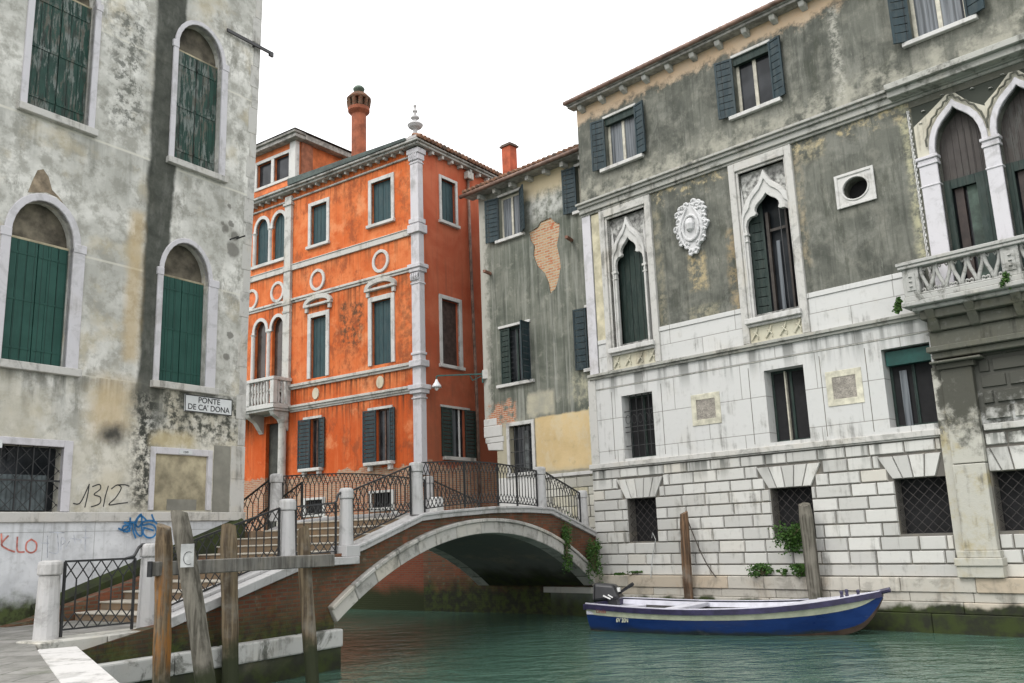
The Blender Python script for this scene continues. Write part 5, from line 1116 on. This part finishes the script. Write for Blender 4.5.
# stair flights and deck
RI,TR=.174,.55; SA=-3.6
st=MB(); rs=MB()
for i in range(11):
    z=1.36+RI*i; s=SA+TR*i; y0=.58 if s<-1.3 else .34; y1=4.68 if s<1.1 else 4.1
    st.box(s-.02,(s+TR+.05) if i<10 else s+.6,y0,y1,z-.038,z).cut(); rs.box(s+.015,s+TR+.02,y0,y1,z-RI-.3,z-.040)
build_each(st,'step',MSTEP,HB,bevel=.012); rs.build('stair_mass',MRISER,HB)
dk=MB(); n=16
for i in range(n):
    a,b=lerp(2.4,11.3,i/n),lerp(2.4,11.3,(i+1)/n); za,zb=coptop(a)-.07,coptop(b)-.07; dk.hexa([(a,.30,za-.12),(b,.30,zb-.12),(b,BW-.3,zb-.12),(a,BW-.3,za-.12)],[(a,.30,za),(b,.30,zb),(b,BW-.3,zb),(a,BW-.3,za)])
dk.build('deck',MPAVE,HB)
# mossy skirting that climbs the house wall beside the stair
sk=MB(); sk.hexa([(-4.2,4.50,1.22),(1.1,4.50,1.3),(1.1,4.70,1.3),(-4.2,4.70,1.22)],[(-4.2,4.50,1.40),(1.1,4.50,3.18),(1.1,4.70,3.30),(-4.2,4.70,1.55)]); sk.build('stair_skirting',stone('mossy_skirting',(.24,.25,.20),amt=.5,moss=(9,.5)),HB)
# ledge at the foot of the wall
lg=MB(); rnd=random.Random(2); x=-6.4
while x<-.3:
    L=1.0+1.1*rnd.random(); b=min(x+L,-.22); lg.box(x+.012,b-.012,-.20-.03*rnd.random(),.05,.44,.80); x=b
lg.build('foot_ledge',stone('canal_foot_ledge',(.44,.44,.42),amt=.95,warm_amt=.2,crust=.85),HB,bevel=.035,seg=2)
MB().box(-6.4,-.24,-.14,.02,-.6,.44).build('foot_wall',stone('mossy_foot_wall',(.06,.062,.045),amt=.5,moss=(.40,.3)),HB)
# posts
def post(s,y,z0,h,w=.36):
    m=MB(); r=w*.62; m.lathe([(r*1.04,z0),(r*1.02,z0+.10),(r*.88,z0+h-.26),(r*.86,z0+h-.24)],(s,y,0),14,a0=.2)
    m.lathe([(r*.98,z0+h-.235),(r*1.03,z0+h-.21),(r*1.03,z0+h-.07),(r*.95,z0+h-.02),(r*.6,z0+h)],(s,y,0),14,a0=.2)
    o=m.build('post',MPOST,HB,bevel=.012,seg=2); return o
posts=[(-6.24,.55,1.2,1.26,.30),(-4.50,.40,1.2,1.48,.28),(-1.28,.40,2.26,1.24,.28),(.14,.08,2.50,1.24,.25),(2.60,.10,3.15,1.27,.28),(8.40,.10,3.33,1.22,.27),(10.92,.10,2.72,1.18,.27),(1.98,BW-.10,3.16,1.24,.27),(8.40,BW-.10,3.33,1.22,.27)]
for p in posts: post(*p)
# wrought iron railings
def rail(p0,p1,t0,t1,n,name='railing',sag=None,bar=.016,end=True):
    """p: feet of the panel, t: top rail heights above the feet"""
    m=MB(); p0=Vector(p0); p1=Vector(p1)
    def P(u,h):
        q=p0.lerp(p1,u); T=lerp(t0,t1,u); 
        if sag: q=q+Vector((0,0,sag(u)))
        return q+Vector((0,0,T*h))
    seg=12 if sag else 1
    for i in range(seg):
        m.bar(P(i/seg,1.0),P((i+1)/seg,1.0),.045,.034); m.bar(P(i/seg,.04),P((i+1)/seg,.04),.03,.028)
    if end:
        for u in (0,1): m.bar(P(u,-.06),P(u,1.0),.038)
    for i in range(n+1):
        u=i/n
        if 0<i<n: m.bar(P(u,.27),P(u,.74),bar*1.15)
        for du in (-1,1):
            v=(i+du)/n
            if -.001<=v<=1.001: 
                m.bar(P(u,.74),P(v,1.0),bar); m.bar(P(u,.27),P(v,.04),bar)
    return m.build(name,MIRON,HB)
rail((-6.0,.53,1.30),(-4.78,.43,1.30),1.13,1.13,6)
q=MB(); q.tube([(-4.95,.44,2.43),(-4.80,.43,2.47),(-4.72,.42,2.62),(-4.66,.42,2.66),(-4.5,.41,2.66)],.028,6); q.build('railing_end',MIRON,HB)
rail((-4.28,.40,1.46),(-1.50,.40,2.26),1.05,1.05,14)
rail((-1.06,.38,2.30),(-.14,.12,2.34),1.04,1.08,5); q=MB(); q.tube([(-.2,.13,3.40),(-.12,.12,3.46),(-.08,.11,3.6),(0,.10,3.64)],.028,6); q.build('railing_end',MIRON,HB)
rail((.36,.10,2.60),(2.38,.10,3.22),1.10,1.10,11)
rail((2.82,.10,3.24),(8.18,.10,3.36),1.18,1.06,34,sag=lambda u:.13*math.sin(math.pi*u))
q=MB()
for u in (.33,.62,.80): s=lerp(2.82,8.18,u); z=lerp(3.24,3.36,u)+.13*math.sin(math.pi*u); q.bar((s,.10,z-.05),(s,.10,z+1.12),.045).cut()
build_each(q,'railing_stanchion',MIRON,HB)
rail((8.62,.10,3.34),(10.74,.10,2.76),1.08,1.06,12)
rail((2.2,BW-.10,3.20),(8.2,BW-.10,3.36),1.14,1.06,36,sag=lambda u:.13*math.sin(math.pi*u)); rail((8.62,BW-.1,3.34),(11.2,BW-.1,2.70),1.08,1.06,12)
# side flight down behind the pale house
s2=MB()
for i in range(8): s2.box(1.35,3.2,BW+.1+.36*i,BW+.1+.36*(i+1)+.05,3.1-.17*(i+1)-.5,3.1-.17*(i+1))
s2.box(1.2,3.2,BW+2.9,BW+9,-.5,1.55); s2.build('side_flight',MRISER,HB,bevel=.01)
rail((1.92,BW+.10,3.10),(1.92,BW+2.6,1.95),1.15,1.1,12); rail((3.1,BW+.10,3.10),(3.1,BW+2.6,1.95),1.12,1.1,12)
# small white block left on the deck by the railing
pb=tag(MB().box(-.16,.16,-.12,.12,0,.42).build('flower_box',MWHITE,None,bevel=.02),'small white planter box standing behind the bridge railing','planter')
pb.location = Vector((-3.8,20,0))+Vector((math.cos(R(57))*4.05-math.sin(R(57))*.62, math.sin(R(57))*4.05+math.cos(R(57))*.62, 3.20)); pb.rotation_euler=(0,0,R(57))
# ------------------------------------------------------------------ water, quays, far street
def struct(o,k='structure'): o['kind']=k; return o
m=MB(); m.add([(-700,-300,0),(700,-300,0),(700,900,0),(-700,900,0)],[(0,1,2,3)]); struct(m.build('canal_water',MWATER))
def B(s,w): a=R(57); return (-3.8+s*math.cos(a)-w*math.sin(a), 20+s*math.sin(a)+w*math.cos(a))
EA=(-6.62,13.95); EB=(-4.34,10.14); EC=(1.9,-.2); ED=(6,-7)
inn=lambda p,d=.52:(p[0]-d*.84,p[1]-d*.53)
q=MB(); q.slab([inn(EA),inn(EB),inn(EC),inn(ED),(-30,-7),(-30,10),B(-9,4.8),B(-3.0,4.8),B(-3.0,.5),B(-6.5,.34),B(-6.6,.2)],.9,1.2); struct(q.build('quay_pavement',MPAVE))
q=MB(); pts=[EA,EB,EC,ED]; 
for a,b in zip(pts,pts[1:]):
    n=max(1,int(math.dist(a,b)/1.9))
    for i in range(n):
        p=(lerp(a[0],b[0],(i+.004)/n),lerp(a[1],b[1],(i+.004)/n)); r_=(lerp(a[0],b[0],(i+.996)/n),lerp(a[1],b[1],(i+.996)/n)); q.slab([p,r_,inn(r_),inn(p)],.93,1.215)
struct(q.build('quay_kerb',stone('quay_kerb_stone',(.50,.49,.475),crust=.3,amt=.7,warm_amt=.1),bevel=.012))
q=MB(); pts=[B(-6.45,.12),EA,EB,EC,ED]
for a,b in zip(pts,pts[1:]):
    d=Vector((b[0]-a[0],b[1]-a[1])).normalized(); nx,ny=d.y*-.08,d.x*.08
    q.slab([(a[0]+.84*.03*-1,a[1]-.02),(b[0]-.025,b[1]-.02),(b[0]-.5,b[1]-.3),(a[0]-.5,a[1]-.3)],-.6,.925)
struct(q.build('quay_wall',mat_brick('quay_wall_brick',1.2,.5)))
q=MB(); rnd=random.Random(9); s=-6.6
for L in (1.15,1.05): q.slab([B(s,.05),B(s+L-.02,.05),B(s+L-.02,.78),B(s,.78)],1.0,1.225); s+=L
struct(q.build('quay_kerb',stone('rail_kerb_stone',(.46,.45,.41),crust=.7,amt=.8,warm_amt=.35),bevel=.02))
# far bank: alley between the houses and its retaining wall
def Pp(u,y): return (2.42+.7071*u+.7071*y, 29.55-.7071*u+.7071*y)
q=MB(); oc=(-3.55,34.0)
q.slab([Pp(.1,.02),(oc[0]+.05,oc[1]+.1),(-1,46),(8,46),Pp(.1,8)],-.6,2.45); struct(q.build('alley_pavement',MPAVE))
q=MB(); a=Pp(.05,-.02); b=oc
q.slab([a,b,(b[0]+.3,b[1]+.25),(a[0]+.3,a[1]+.3)],-.6,2.5); struct(q.build('embankment_wall',MBRICKR))
q=MB(); a=Pp(.0,-.32); b=Pp(-6.4,-.32); q.slab([a,b,Pp(-6.4,.15),Pp(0,.15)],.70,.88); struct(q.build('embankment_ledge',stone('embankment_ledge_stone',(.36,.36,.33),amt=.6)))
q=MB(); q.slab([Pp(0,-.28),Pp(-6.35,-.28),Pp(-6.35,.1),Pp(0,.1)],-.6,.70); struct(q.build('embankment_foot',stone('embankment_foot_stone',(.10,.12,.10),amt=.5,moss=(.55,.3))))

# ------------------------------------------------------------------ mooring posts
def pile(name,p0,p1,r,mat,label,seed,group=None,flat_top=.0):
    rnd=random.Random(seed); p0=Vector(p0); p1=Vector(p1); n=16; vs=[]; k=14; path=[]
    prof=[1+.10*(rnd.random()-.5) for _ in range(k)]; lob=[.94+.12*rnd.random() for _ in range(n)]
    d=(p1-p0); L=d.length; d.normalize(); a=d.cross(Vector((0,1,0))).normalized(); b=a.cross(d)
    off=Vector((0,0,0)); m=MB(); fs=[]
    for i in range(k):
        t=i/(k-1); c=p0.lerp(p1,t)+a*.03*math.sin(t*5+seed)*r*4+b*.02*math.cos(t*4+seed)
        for j in range(n):
            th=2*math.pi*j/n; rr=r*prof[i]*lob[j]*(1+.03*rnd.random()); 
            if i==k-1: rr*=.86
            top=(.05*math.sin(th+seed)+.03*rnd.random()) if i>=k-1 else 0
            vs.append(c+a*rr*math.cos(th)+b*rr*math.sin(th)+d*top)
    for i in range(k-1):
        for j in range(n): fs.append((i*n+j,i*n+(j+1)%n,(i+1)*n+(j+1)%n,(i+1)*n+j))
    fs.append(tuple(range((k-1)*n,k*n))); fs.append(tuple(range(n))[::-1]); m.add(vs,fs)
    return tag(m.build(name,mat),label,'mooring post',group)
G_='wooden mooring posts standing in the canal'
pile('mooring_post',(-5.80,15.3,-1),(-5.93,15.3,2.93),.135,MPILEO,'upright wooden post with orange rusty stain at the left end of the beam',1,G_)
LP=pile('mooring_post',(-4.66,14.75,-1),(-5.52,14.9,3.14),.155,MPILEG,'thick leaning wooden post with a white plate nailed near its top',2,G_)
pile('mooring_post',(-5.24,17.0,-1),(-5.36,17.0,2.93),.145,MPILE,'upright brown wooden post crossed by the middle of the grey beam',3,G_)
pile('mooring_post',(-3.92,17.8,-1),(-4.19,17.85,2.84),.128,MPILE,'thin crooked wooden post near the right end of the beam beside the arch',4,G_)
P5=Pp(3.74,-.42); P6=Pp(7.64,-.42)
pile('mooring_post',(P5[0],P5[1],-1),(P5[0]+.02,P5[1],3.02),.13,MPILER,'brown wooden post by the palace wall with a rope hanging beside it',5,G_)
pile('mooring_post',(P6[0]+.05,P6[1],-1),(P6[0]-.10,P6[1],3.08),.17,MPILEG,'thicker grey wooden post in front of the grated window where a plant grows',6,G_)
b=MB(); b.bar((-6.02,15.06,2.26),(-3.62,17.95,2.24),.10,.235); bo=tag(b.build('timber_beam',MBEAM,None,bevel=.015),'long grey horizontal timber beam fixed across the mooring posts','beam')
MB().bar((-6.034,15.04,2.26),(-6.02,15.058,2.26),.12,.25).build('beam_end',MIRON,bo)
pl=MB(); c=Vector((-5.36,14.62,2.42)); pl.box(c.x-.01,c.x+.20,c.y-.012,c.y+.0,c.z-.14,c.z+.22); po=pl.build('nailed_plate',flat('dull_plate',(.36,.37,.36),.6,.2),LP)
th=[c+Vector((.12+.08*math.cos(t),-.016,.0+.10*math.sin(t))) for t in [1.0+.35*i for i in range(13)]]; MB().tube(th,.004,5).build('plate_mark',MINK,LP)
# ropes by the palace
r=MB(); q1=Vector((P5[0]+.14,P5[1]+.0,2.78)); q2=Vector((*Pp(4.66,-.18),1.10)); r.tube([q1.lerp(q2,t)+Vector((0,0,-.25*math.sin(math.pi*t))) for t in [i/10 for i in range(11)]],.018,5); tag(r.build('rope',MMORT),'thin dark rope slanting from the brown mooring post to the ledge','rope')
r=MB(); r.tube([Vector((*Pp(2.30,-.06),2.35)),Vector((*Pp(2.42,-.16),2.5)),Vector((*Pp(2.50,-.14),2.3)),Vector((*Pp(2.34,-.10),1.9)),Vector((*Pp(2.30,-.24),1.2))],.014,5); tag(r.build('hanging_cable',flat('pale_cable',(.35,.36,.35),.6,.2)),'thin pale cable hanging from the leftmost grated window of the palace','cable')

# ------------------------------------------------------------------ boat
BO = tag(empty('motor_boat',(2.33,26.17,0),R(-34.8)),'blue and cream open motorboat moored in front of the palace','boat')
#     s,  half-beam gunwale, z gunwale, half-beam chine, z chine
ST=[(0,1.08,.70,.80,-.10),(.8,1.22,.67,.92,-.14),(2.0,1.35,.63,1.02,-.16),(3.4,1.38,.62,1.0,-.16),(4.8,1.22,.66,.80,-.14),(5.8,.96,.73,.50,-.10),(6.5,.68,.81,.22,-.04),(7.1,.37,.90,.07,.14),(7.45,.16,.96,.025,.50),(7.65,.03,1.0,.012,.82)]
def cr(a,t,i):
    n=len(ST); p=[ST[min(max(i+k,0),n-1)][a] for k in(-1,0,1,2)]
    return .5*((2*p[1])+(-p[0]+p[2])*t+(2*p[0]-5*p[1]+4*p[2]-p[3])*t*t+(-p[0]+3*p[1]-3*p[2]+p[3])*t**3)
SS=[]
for i in range(len(ST)-1):
    for j in range(5): SS.append(tuple(cr(a,j/5,i) for a in range(5)))
SS.append(ST[-1])
def side(f0,f1,sg,inset=0.0,nv=4):
    m=[]; 
    for s,gb,gz,cb,cz in SS:
        row=[]
        for j in range(nv+1):
            f=lerp(f0,f1,j/nv); bulge=.05*math.sin(math.pi*min(max(f,0),1)); y=lerp(cb,gb,f)+bulge*(gb/1.2)-inset; row.append((s,sg*max(y,.004),lerp(cz,gz,f)))
        m.append(row)
    return m
def skin(mb,rows):
    n=len(rows[0]); mb.add([p for r_ in rows for p in r_],[(i*n+j,(i+1)*n+j,(i+1)*n+j+1,i*n+j+1) for i in range(len(rows)-1) for j in range(n-1)])
hull=MB()
for sg in (-1,1): hull.mi=0; skin(hull,side(.16,.66,sg)); hull.mi=1; skin(hull,side(.665,.94,sg)); hull.mi=2; skin(hull,side(0,.16,sg))
hull.mi=2; hull.add([(s,sg*cb,cz) for s,gb,gz,cb,cz in SS for sg in (-1,1)],[(2*i,2*i+1,2*i+3,2*i+2) for i in range(len(SS)-1)])
hull.mi=0; a=side(0,.94,-1)[0]; b_=side(0,.94,1)[0]; hull.add(a+b_,[(i,i+1,len(a)+i+1,len(a)+i) for i in range(len(a)-1)])
hull.build('hull',[MBLUE,MBCREAM,MFOUL],BO,smooth=True)
g=MB()
for sg in (-1,1):
    for i in range(len(SS)-1):
        A,C=SS[i],SS[i+1]
        def pr(S): y=S[1]; return [(S[0],sg*(y+.045),S[2]-.13),(S[0],sg*(y+.055),S[2]+.0),(S[0],sg*max(y-.02,0.002),S[2]+.0),(S[0],sg*max(y-.02,0.002),S[2]-.13)]
        g.hexa(pr(A),pr(C))
g.box(-.05,.03,-1.10,1.10,.54,.69); g.tube([(7.42,0,.92),(7.62,0,.98),(7.84,0,1.03)],.06,8); g.build('rub_rail',MNAVY,BO)
gt=MB()
for sg in (-1,1):
    for i in range(len(SS)-1):
        A,C=SS[i],SS[i+1]; 
        def pr2(S): y=S[1]; w=.07 if S[0]<6.3 else min(.07,y*.8); return [(S[0],sg*(y-.01),S[2]+.003),(S[0],sg*(y-.01),S[2]+.025),(S[0],sg*max(y-w,.001),S[2]+.025),(S[0],sg*max(y-w,.001),S[2]+.003)]
        gt.hexa(pr2(A),pr2(C))
gt.build('side_deck',MBIN,BO); BO.scale=(.975,1,1)
ins=MB()
for sg in (-1,1): skin(ins,[r_ for r_ in side(.80,.96,sg,.06)])
ins.build('inner_lining',MBIN,BO,smooth=True)
ins=MB()
for sg in (-1,1): skin(ins,[r_ for r_ in side(.36,.80,sg,.05)])
ins.build('bilge_lining',MBOATFL,BO,smooth=True)
fl=MB(); fl.add([(s,sg*max(lerp(cb,gb,.38)-.02,.01),lerp(cz,gz,.38)) for s,gb,gz,cb,cz in SS for sg in (-1,1)],[(2*i,2*i+1,2*i+3,2*i+2) for i in range(len(SS)-1)]); fl.build('floor',MBOATFL,BO)
t=MB(); t.box(2.25,2.62,-1.28,1.28,.48,.60); t.build('thwart',MBIN,BO,bevel=.015)
t=MB(); t.box(.02,.75,-1.08,1.08,.42,.52); t.build('stern_seat',MBIN,BO,bevel=.015)
t=MB(); t.add([(5.3,-.98,.66),(5.3,.98,.66),(5.55,.92,.71),(5.55,-.92,.71),(6.5,.60,.82),(6.5,-.60,.82),(7.3,.20,.94),(7.3,-.20,.94)],[(0,1,2,3),(3,2,4,5),(5,4,6,7)]); t.box(5.27,5.31,-.95,.95,.33,.66); t.build('fore_deck',MBIN,BO)
ct=MB()
for s,y in ((6.75,.22),(6.75,-.22),(7.05,.12)): ct.lathe([(.05,0),(.035,.06),(.05,.13),(.03,.16)],(s,y,.86),8).cut()
build_each(ct,'bollard',MNAVY,BO)
mo=empty('outboard_motor',(.08,.30,.62)); mo.parent=BO; mo.rotation_euler=(0,R(-8),R(12)); mo.scale=(1.22,1.22,1.2)
c=MB(); c.hexa([(-.42,-.24,.10),(.26,-.22,.06),(.26,.22,.06),(-.42,.24,.10)],[(-.34,-.18,.52),(.16,-.17,.40),(.16,.17,.40),(-.34,.18,.52)]); c.build('cowling',MMOTOR,mo,bevel=.07,seg=3)
s_=MB(); s_.bar((-.12,-.238,.20),(.04,-.232,.10),.02,.03); s_.bar((.0,-.232,.20),(.10,-.23,.12),.02,.025); s_.box(.20,.262,-.10,-.03,.22,.32); s_.build('white_mark',MWHITE,mo)  # white bars and a small white block on the cowling
l=MB(); l.box(-.36,-.16,-.09,.09,-.9,.12); l.box(-.5,-.06,-.16,.16,-.55,-.5); l.build('leg',MMOTOR,mo,bevel=.02)
h=MB(); h.tube([(.22,-.02,.20),(.40,-.04,.27),(.50,-.05,.31)],.035,7); h.build('tiller',MMOTOR,mo); k=MB(); k.tube([(.46,-.045,.295),(.60,-.06,.35)],.042,7); k.build('grip',MIRON,mo)
br=MB(); br.box(-.1,.14,-.14,.14,-.16,.10); br.build('clamp',MIRON,mo,bevel=.02)
tt=text_mesh('registration','6V 30N',.15,(1.22,-1.235,.31),(R(84),0,R(-3)),MBCREAM,BO,.8,.002)
t2=text_mesh('nameplate','Linda',.13,(.62,-1.29,.53),(R(84),0,R(-6)),flat('red_brown_letters',(.20,.06,.05),.5,.2),BO,1.2,.001)
r=MB(); 
def bw(s,y,z): a=R(-34.8); return Vector((2.30+s*math.cos(a)-y*math.sin(a),26.35+s*math.sin(a)+y*math.cos(a),z))

# ------------------------------------------------------------------ plants
def leaves(name,pos,rad,n,size,label,seed,group=None,hang=0.0,stem=True):
    rnd=random.Random(seed); root=tag(empty(name,pos),label,'plant',group); m=MB()
    cl=[(Vector((rnd.uniform(-1,1)*rad[0]*.8,rnd.uniform(-1,1)*rad[1]*.8,rnd.uniform(-.9,1)*rad[2]*.8)),.35+.4*rnd.random()) for _ in range(max(4,n//90))]
    for i in range(n):
        c,k=cl[rnd.randrange(len(cl))]; v=Vector((rnd.gauss(0,.42),rnd.gauss(0,.42),rnd.gauss(0,.42)))*k; p=c+Vector((v.x*rad[0],v.y*rad[1],v.z*rad[2]))
        if hang: p.z-=hang*rnd.random()**2
        d=Vector((rnd.gauss(0,1),rnd.gauss(0,1)-.4,rnd.gauss(0,.7)+.2)).normalized(); t=d.cross(Vector((rnd.random()-.5,rnd.random()-.5,1))).normalized(); b_=d.cross(t); s=size*(.6+.8*rnd.random())
        m.add([p-t*s*.5,p+b_*s*.45+d*s*.12,p+t*s*.6,p-b_*s*.45+d*s*.12],[(0,1,2),(0,2,3)])
    m.build('foliage',MLEAF,root,fixn=False)
    if stem:
        sm=MB()
        for c,k in cl[:8]: sm.tube([(0,.0,-rad[2]*.8),(c.x*.5,c.y*.5,c.z*.3-rad[2]*.2),tuple(c)],.012,5)
        sm.build('stem',flat('plant_stem_'+str(seed),(.07,.06,.03),.8,.3),root)
    return root
def Bp(s,y,z): p=B(s,y); return (p[0],p[1],z)
leaves('ivy_plant',Bp(9.35,-.16,2.16),(.16,.10,.60),1100,.05,'ivy hanging over the bridge arch, left of the corner bush',21)
leaves('ivy_plant',Bp(10.75,-.28,1.76),(.22,.18,.52),1300,.05,'bushy ivy in the corner where the bridge meets the palace',22)
leaves('wall_plant',(*Pp(6.95,-.18),2.42),(.40,.20,.26),1500,.06,'leafy plant spilling from the sill of the second grated window',23,None,.45)
leaves('wall_plant',(*Pp(6.02,-.22),1.42),(.34,.15,.15),900,.05,'low green tuft on the ledge, left one below the plant window',24)
leaves('wall_plant',(*Pp(7.18,-.22),1.43),(.26,.15,.16),800,.05,'low green tuft on the ledge just left of the thick grey mooring post',25)
leaves('wall_plant',(*Pp(6.62,-.22),1.36),(.12,.10,.09),260,.045,'tiny green tuft between the two larger tufts on the ledge',26)
leaves('wall_plant',(*Pp(1.55,-.22),1.31),(.50,.10,.06),400,.045,'thin line of weeds on the ledge near the bridge',27)
leaves('wall_plant',(*Pp(10.72,-.55),7.85),(.12,.18,.22),500,.05,'small green plant growing at the left end of the stone balcony',28)
leaves('wall_plant',(*Pp(13.2,-.88),7.80),(.12,.10,.20),260,.05,'small weed hanging under the balcony pier',29)
leaves('wall_plant',(*Pp(6.2,-.24),8.16-.12),(.02,.02,.02),4,.03,'x',30) if False else None

# ------------------------------------------------------------------ camera, light, sky
cam=bpy.data.cameras.new('Camera'); co=bpy.data.objects.new('Camera',cam); col.objects.link(co); scene.camera=co
cam.sensor_fit='HORIZONTAL'; cam.sensor_width=36; cam.lens=900*36/1024; cam.clip_start=.1; cam.clip_end=3000
pit,rol=R(12.1),R(-2.1)
r0=Vector((1,0,0)); u0=Vector((0,-math.sin(pit),math.cos(pit))); fw=Vector((0,math.cos(pit),math.sin(pit)))
Rv=math.cos(rol)*r0+math.sin(rol)*u0; Uv=-math.sin(rol)*r0+math.cos(rol)*u0
M=Matrix(((Rv.x,Uv.x,-fw.x,0),(Rv.y,Uv.y,-fw.y,0),(Rv.z,Uv.z,-fw.z,2.6),(0,0,0,1))); co.matrix_world=M
world=bpy.data.worlds.new('World'); scene.world=world; world.use_nodes=True; nt=world.node_tree; nt.nodes.clear()
out=nt.nodes.new('ShaderNodeOutputWorld'); bg=nt.nodes.new('ShaderNodeBackground'); sky=nt.nodes.new('ShaderNodeTexSky'); sky.sky_type='NISHITA'; sky.sun_disc=False
SUN_EL,SUN_AZ=R(52),R(-125)   # compass-like azimuth from +Y towards +X
sky.sun_elevation=SUN_EL; sky.sun_rotation=SUN_AZ; sky.air_density=1.0; sky.dust_density=6.0; sky.ozone_density=1.0
hs=nt.nodes.new('ShaderNodeHueSaturation'); hs.inputs['Saturation'].default_value=.10
cl=nt.nodes.new('ShaderNodeMix'); cl.data_type='RGBA'; cl.inputs[0].default_value=.80; cl.inputs[7].default_value=(7.6,7.6,7.7,1)   # an even white cloud layer over the sky
nt.links.new(sky.outputs[0],hs.inputs['Color']); nt.links.new(hs.outputs[0],cl.inputs[6]); nt.links.new(cl.outputs[2],bg.inputs[0]); nt.links.new(bg.outputs[0],out.inputs[0]); bg.inputs[1].default_value=.15
sl=bpy.data.lights.new('Sun','SUN'); sl.energy=.7; sl.angle=R(20); sl.color=(1,.97,.92); so=bpy.data.objects.new('Sun',sl); col.objects.link(so)
dv=Vector((math.sin(SUN_AZ)*math.cos(SUN_EL),math.cos(SUN_AZ)*math.cos(SUN_EL),math.sin(SUN_EL))); so.rotation_euler=dv.to_track_quat('Z','Y').to_euler()
scene.view_settings.view_transform='Standard'; scene.view_settings.look='None'; scene.view_settings.gamma=1; scene.view_settings.exposure=.93
scene.render.engine='CYCLES'; scene.cycles.max_bounces=6; scene.cycles.use_denoising=True
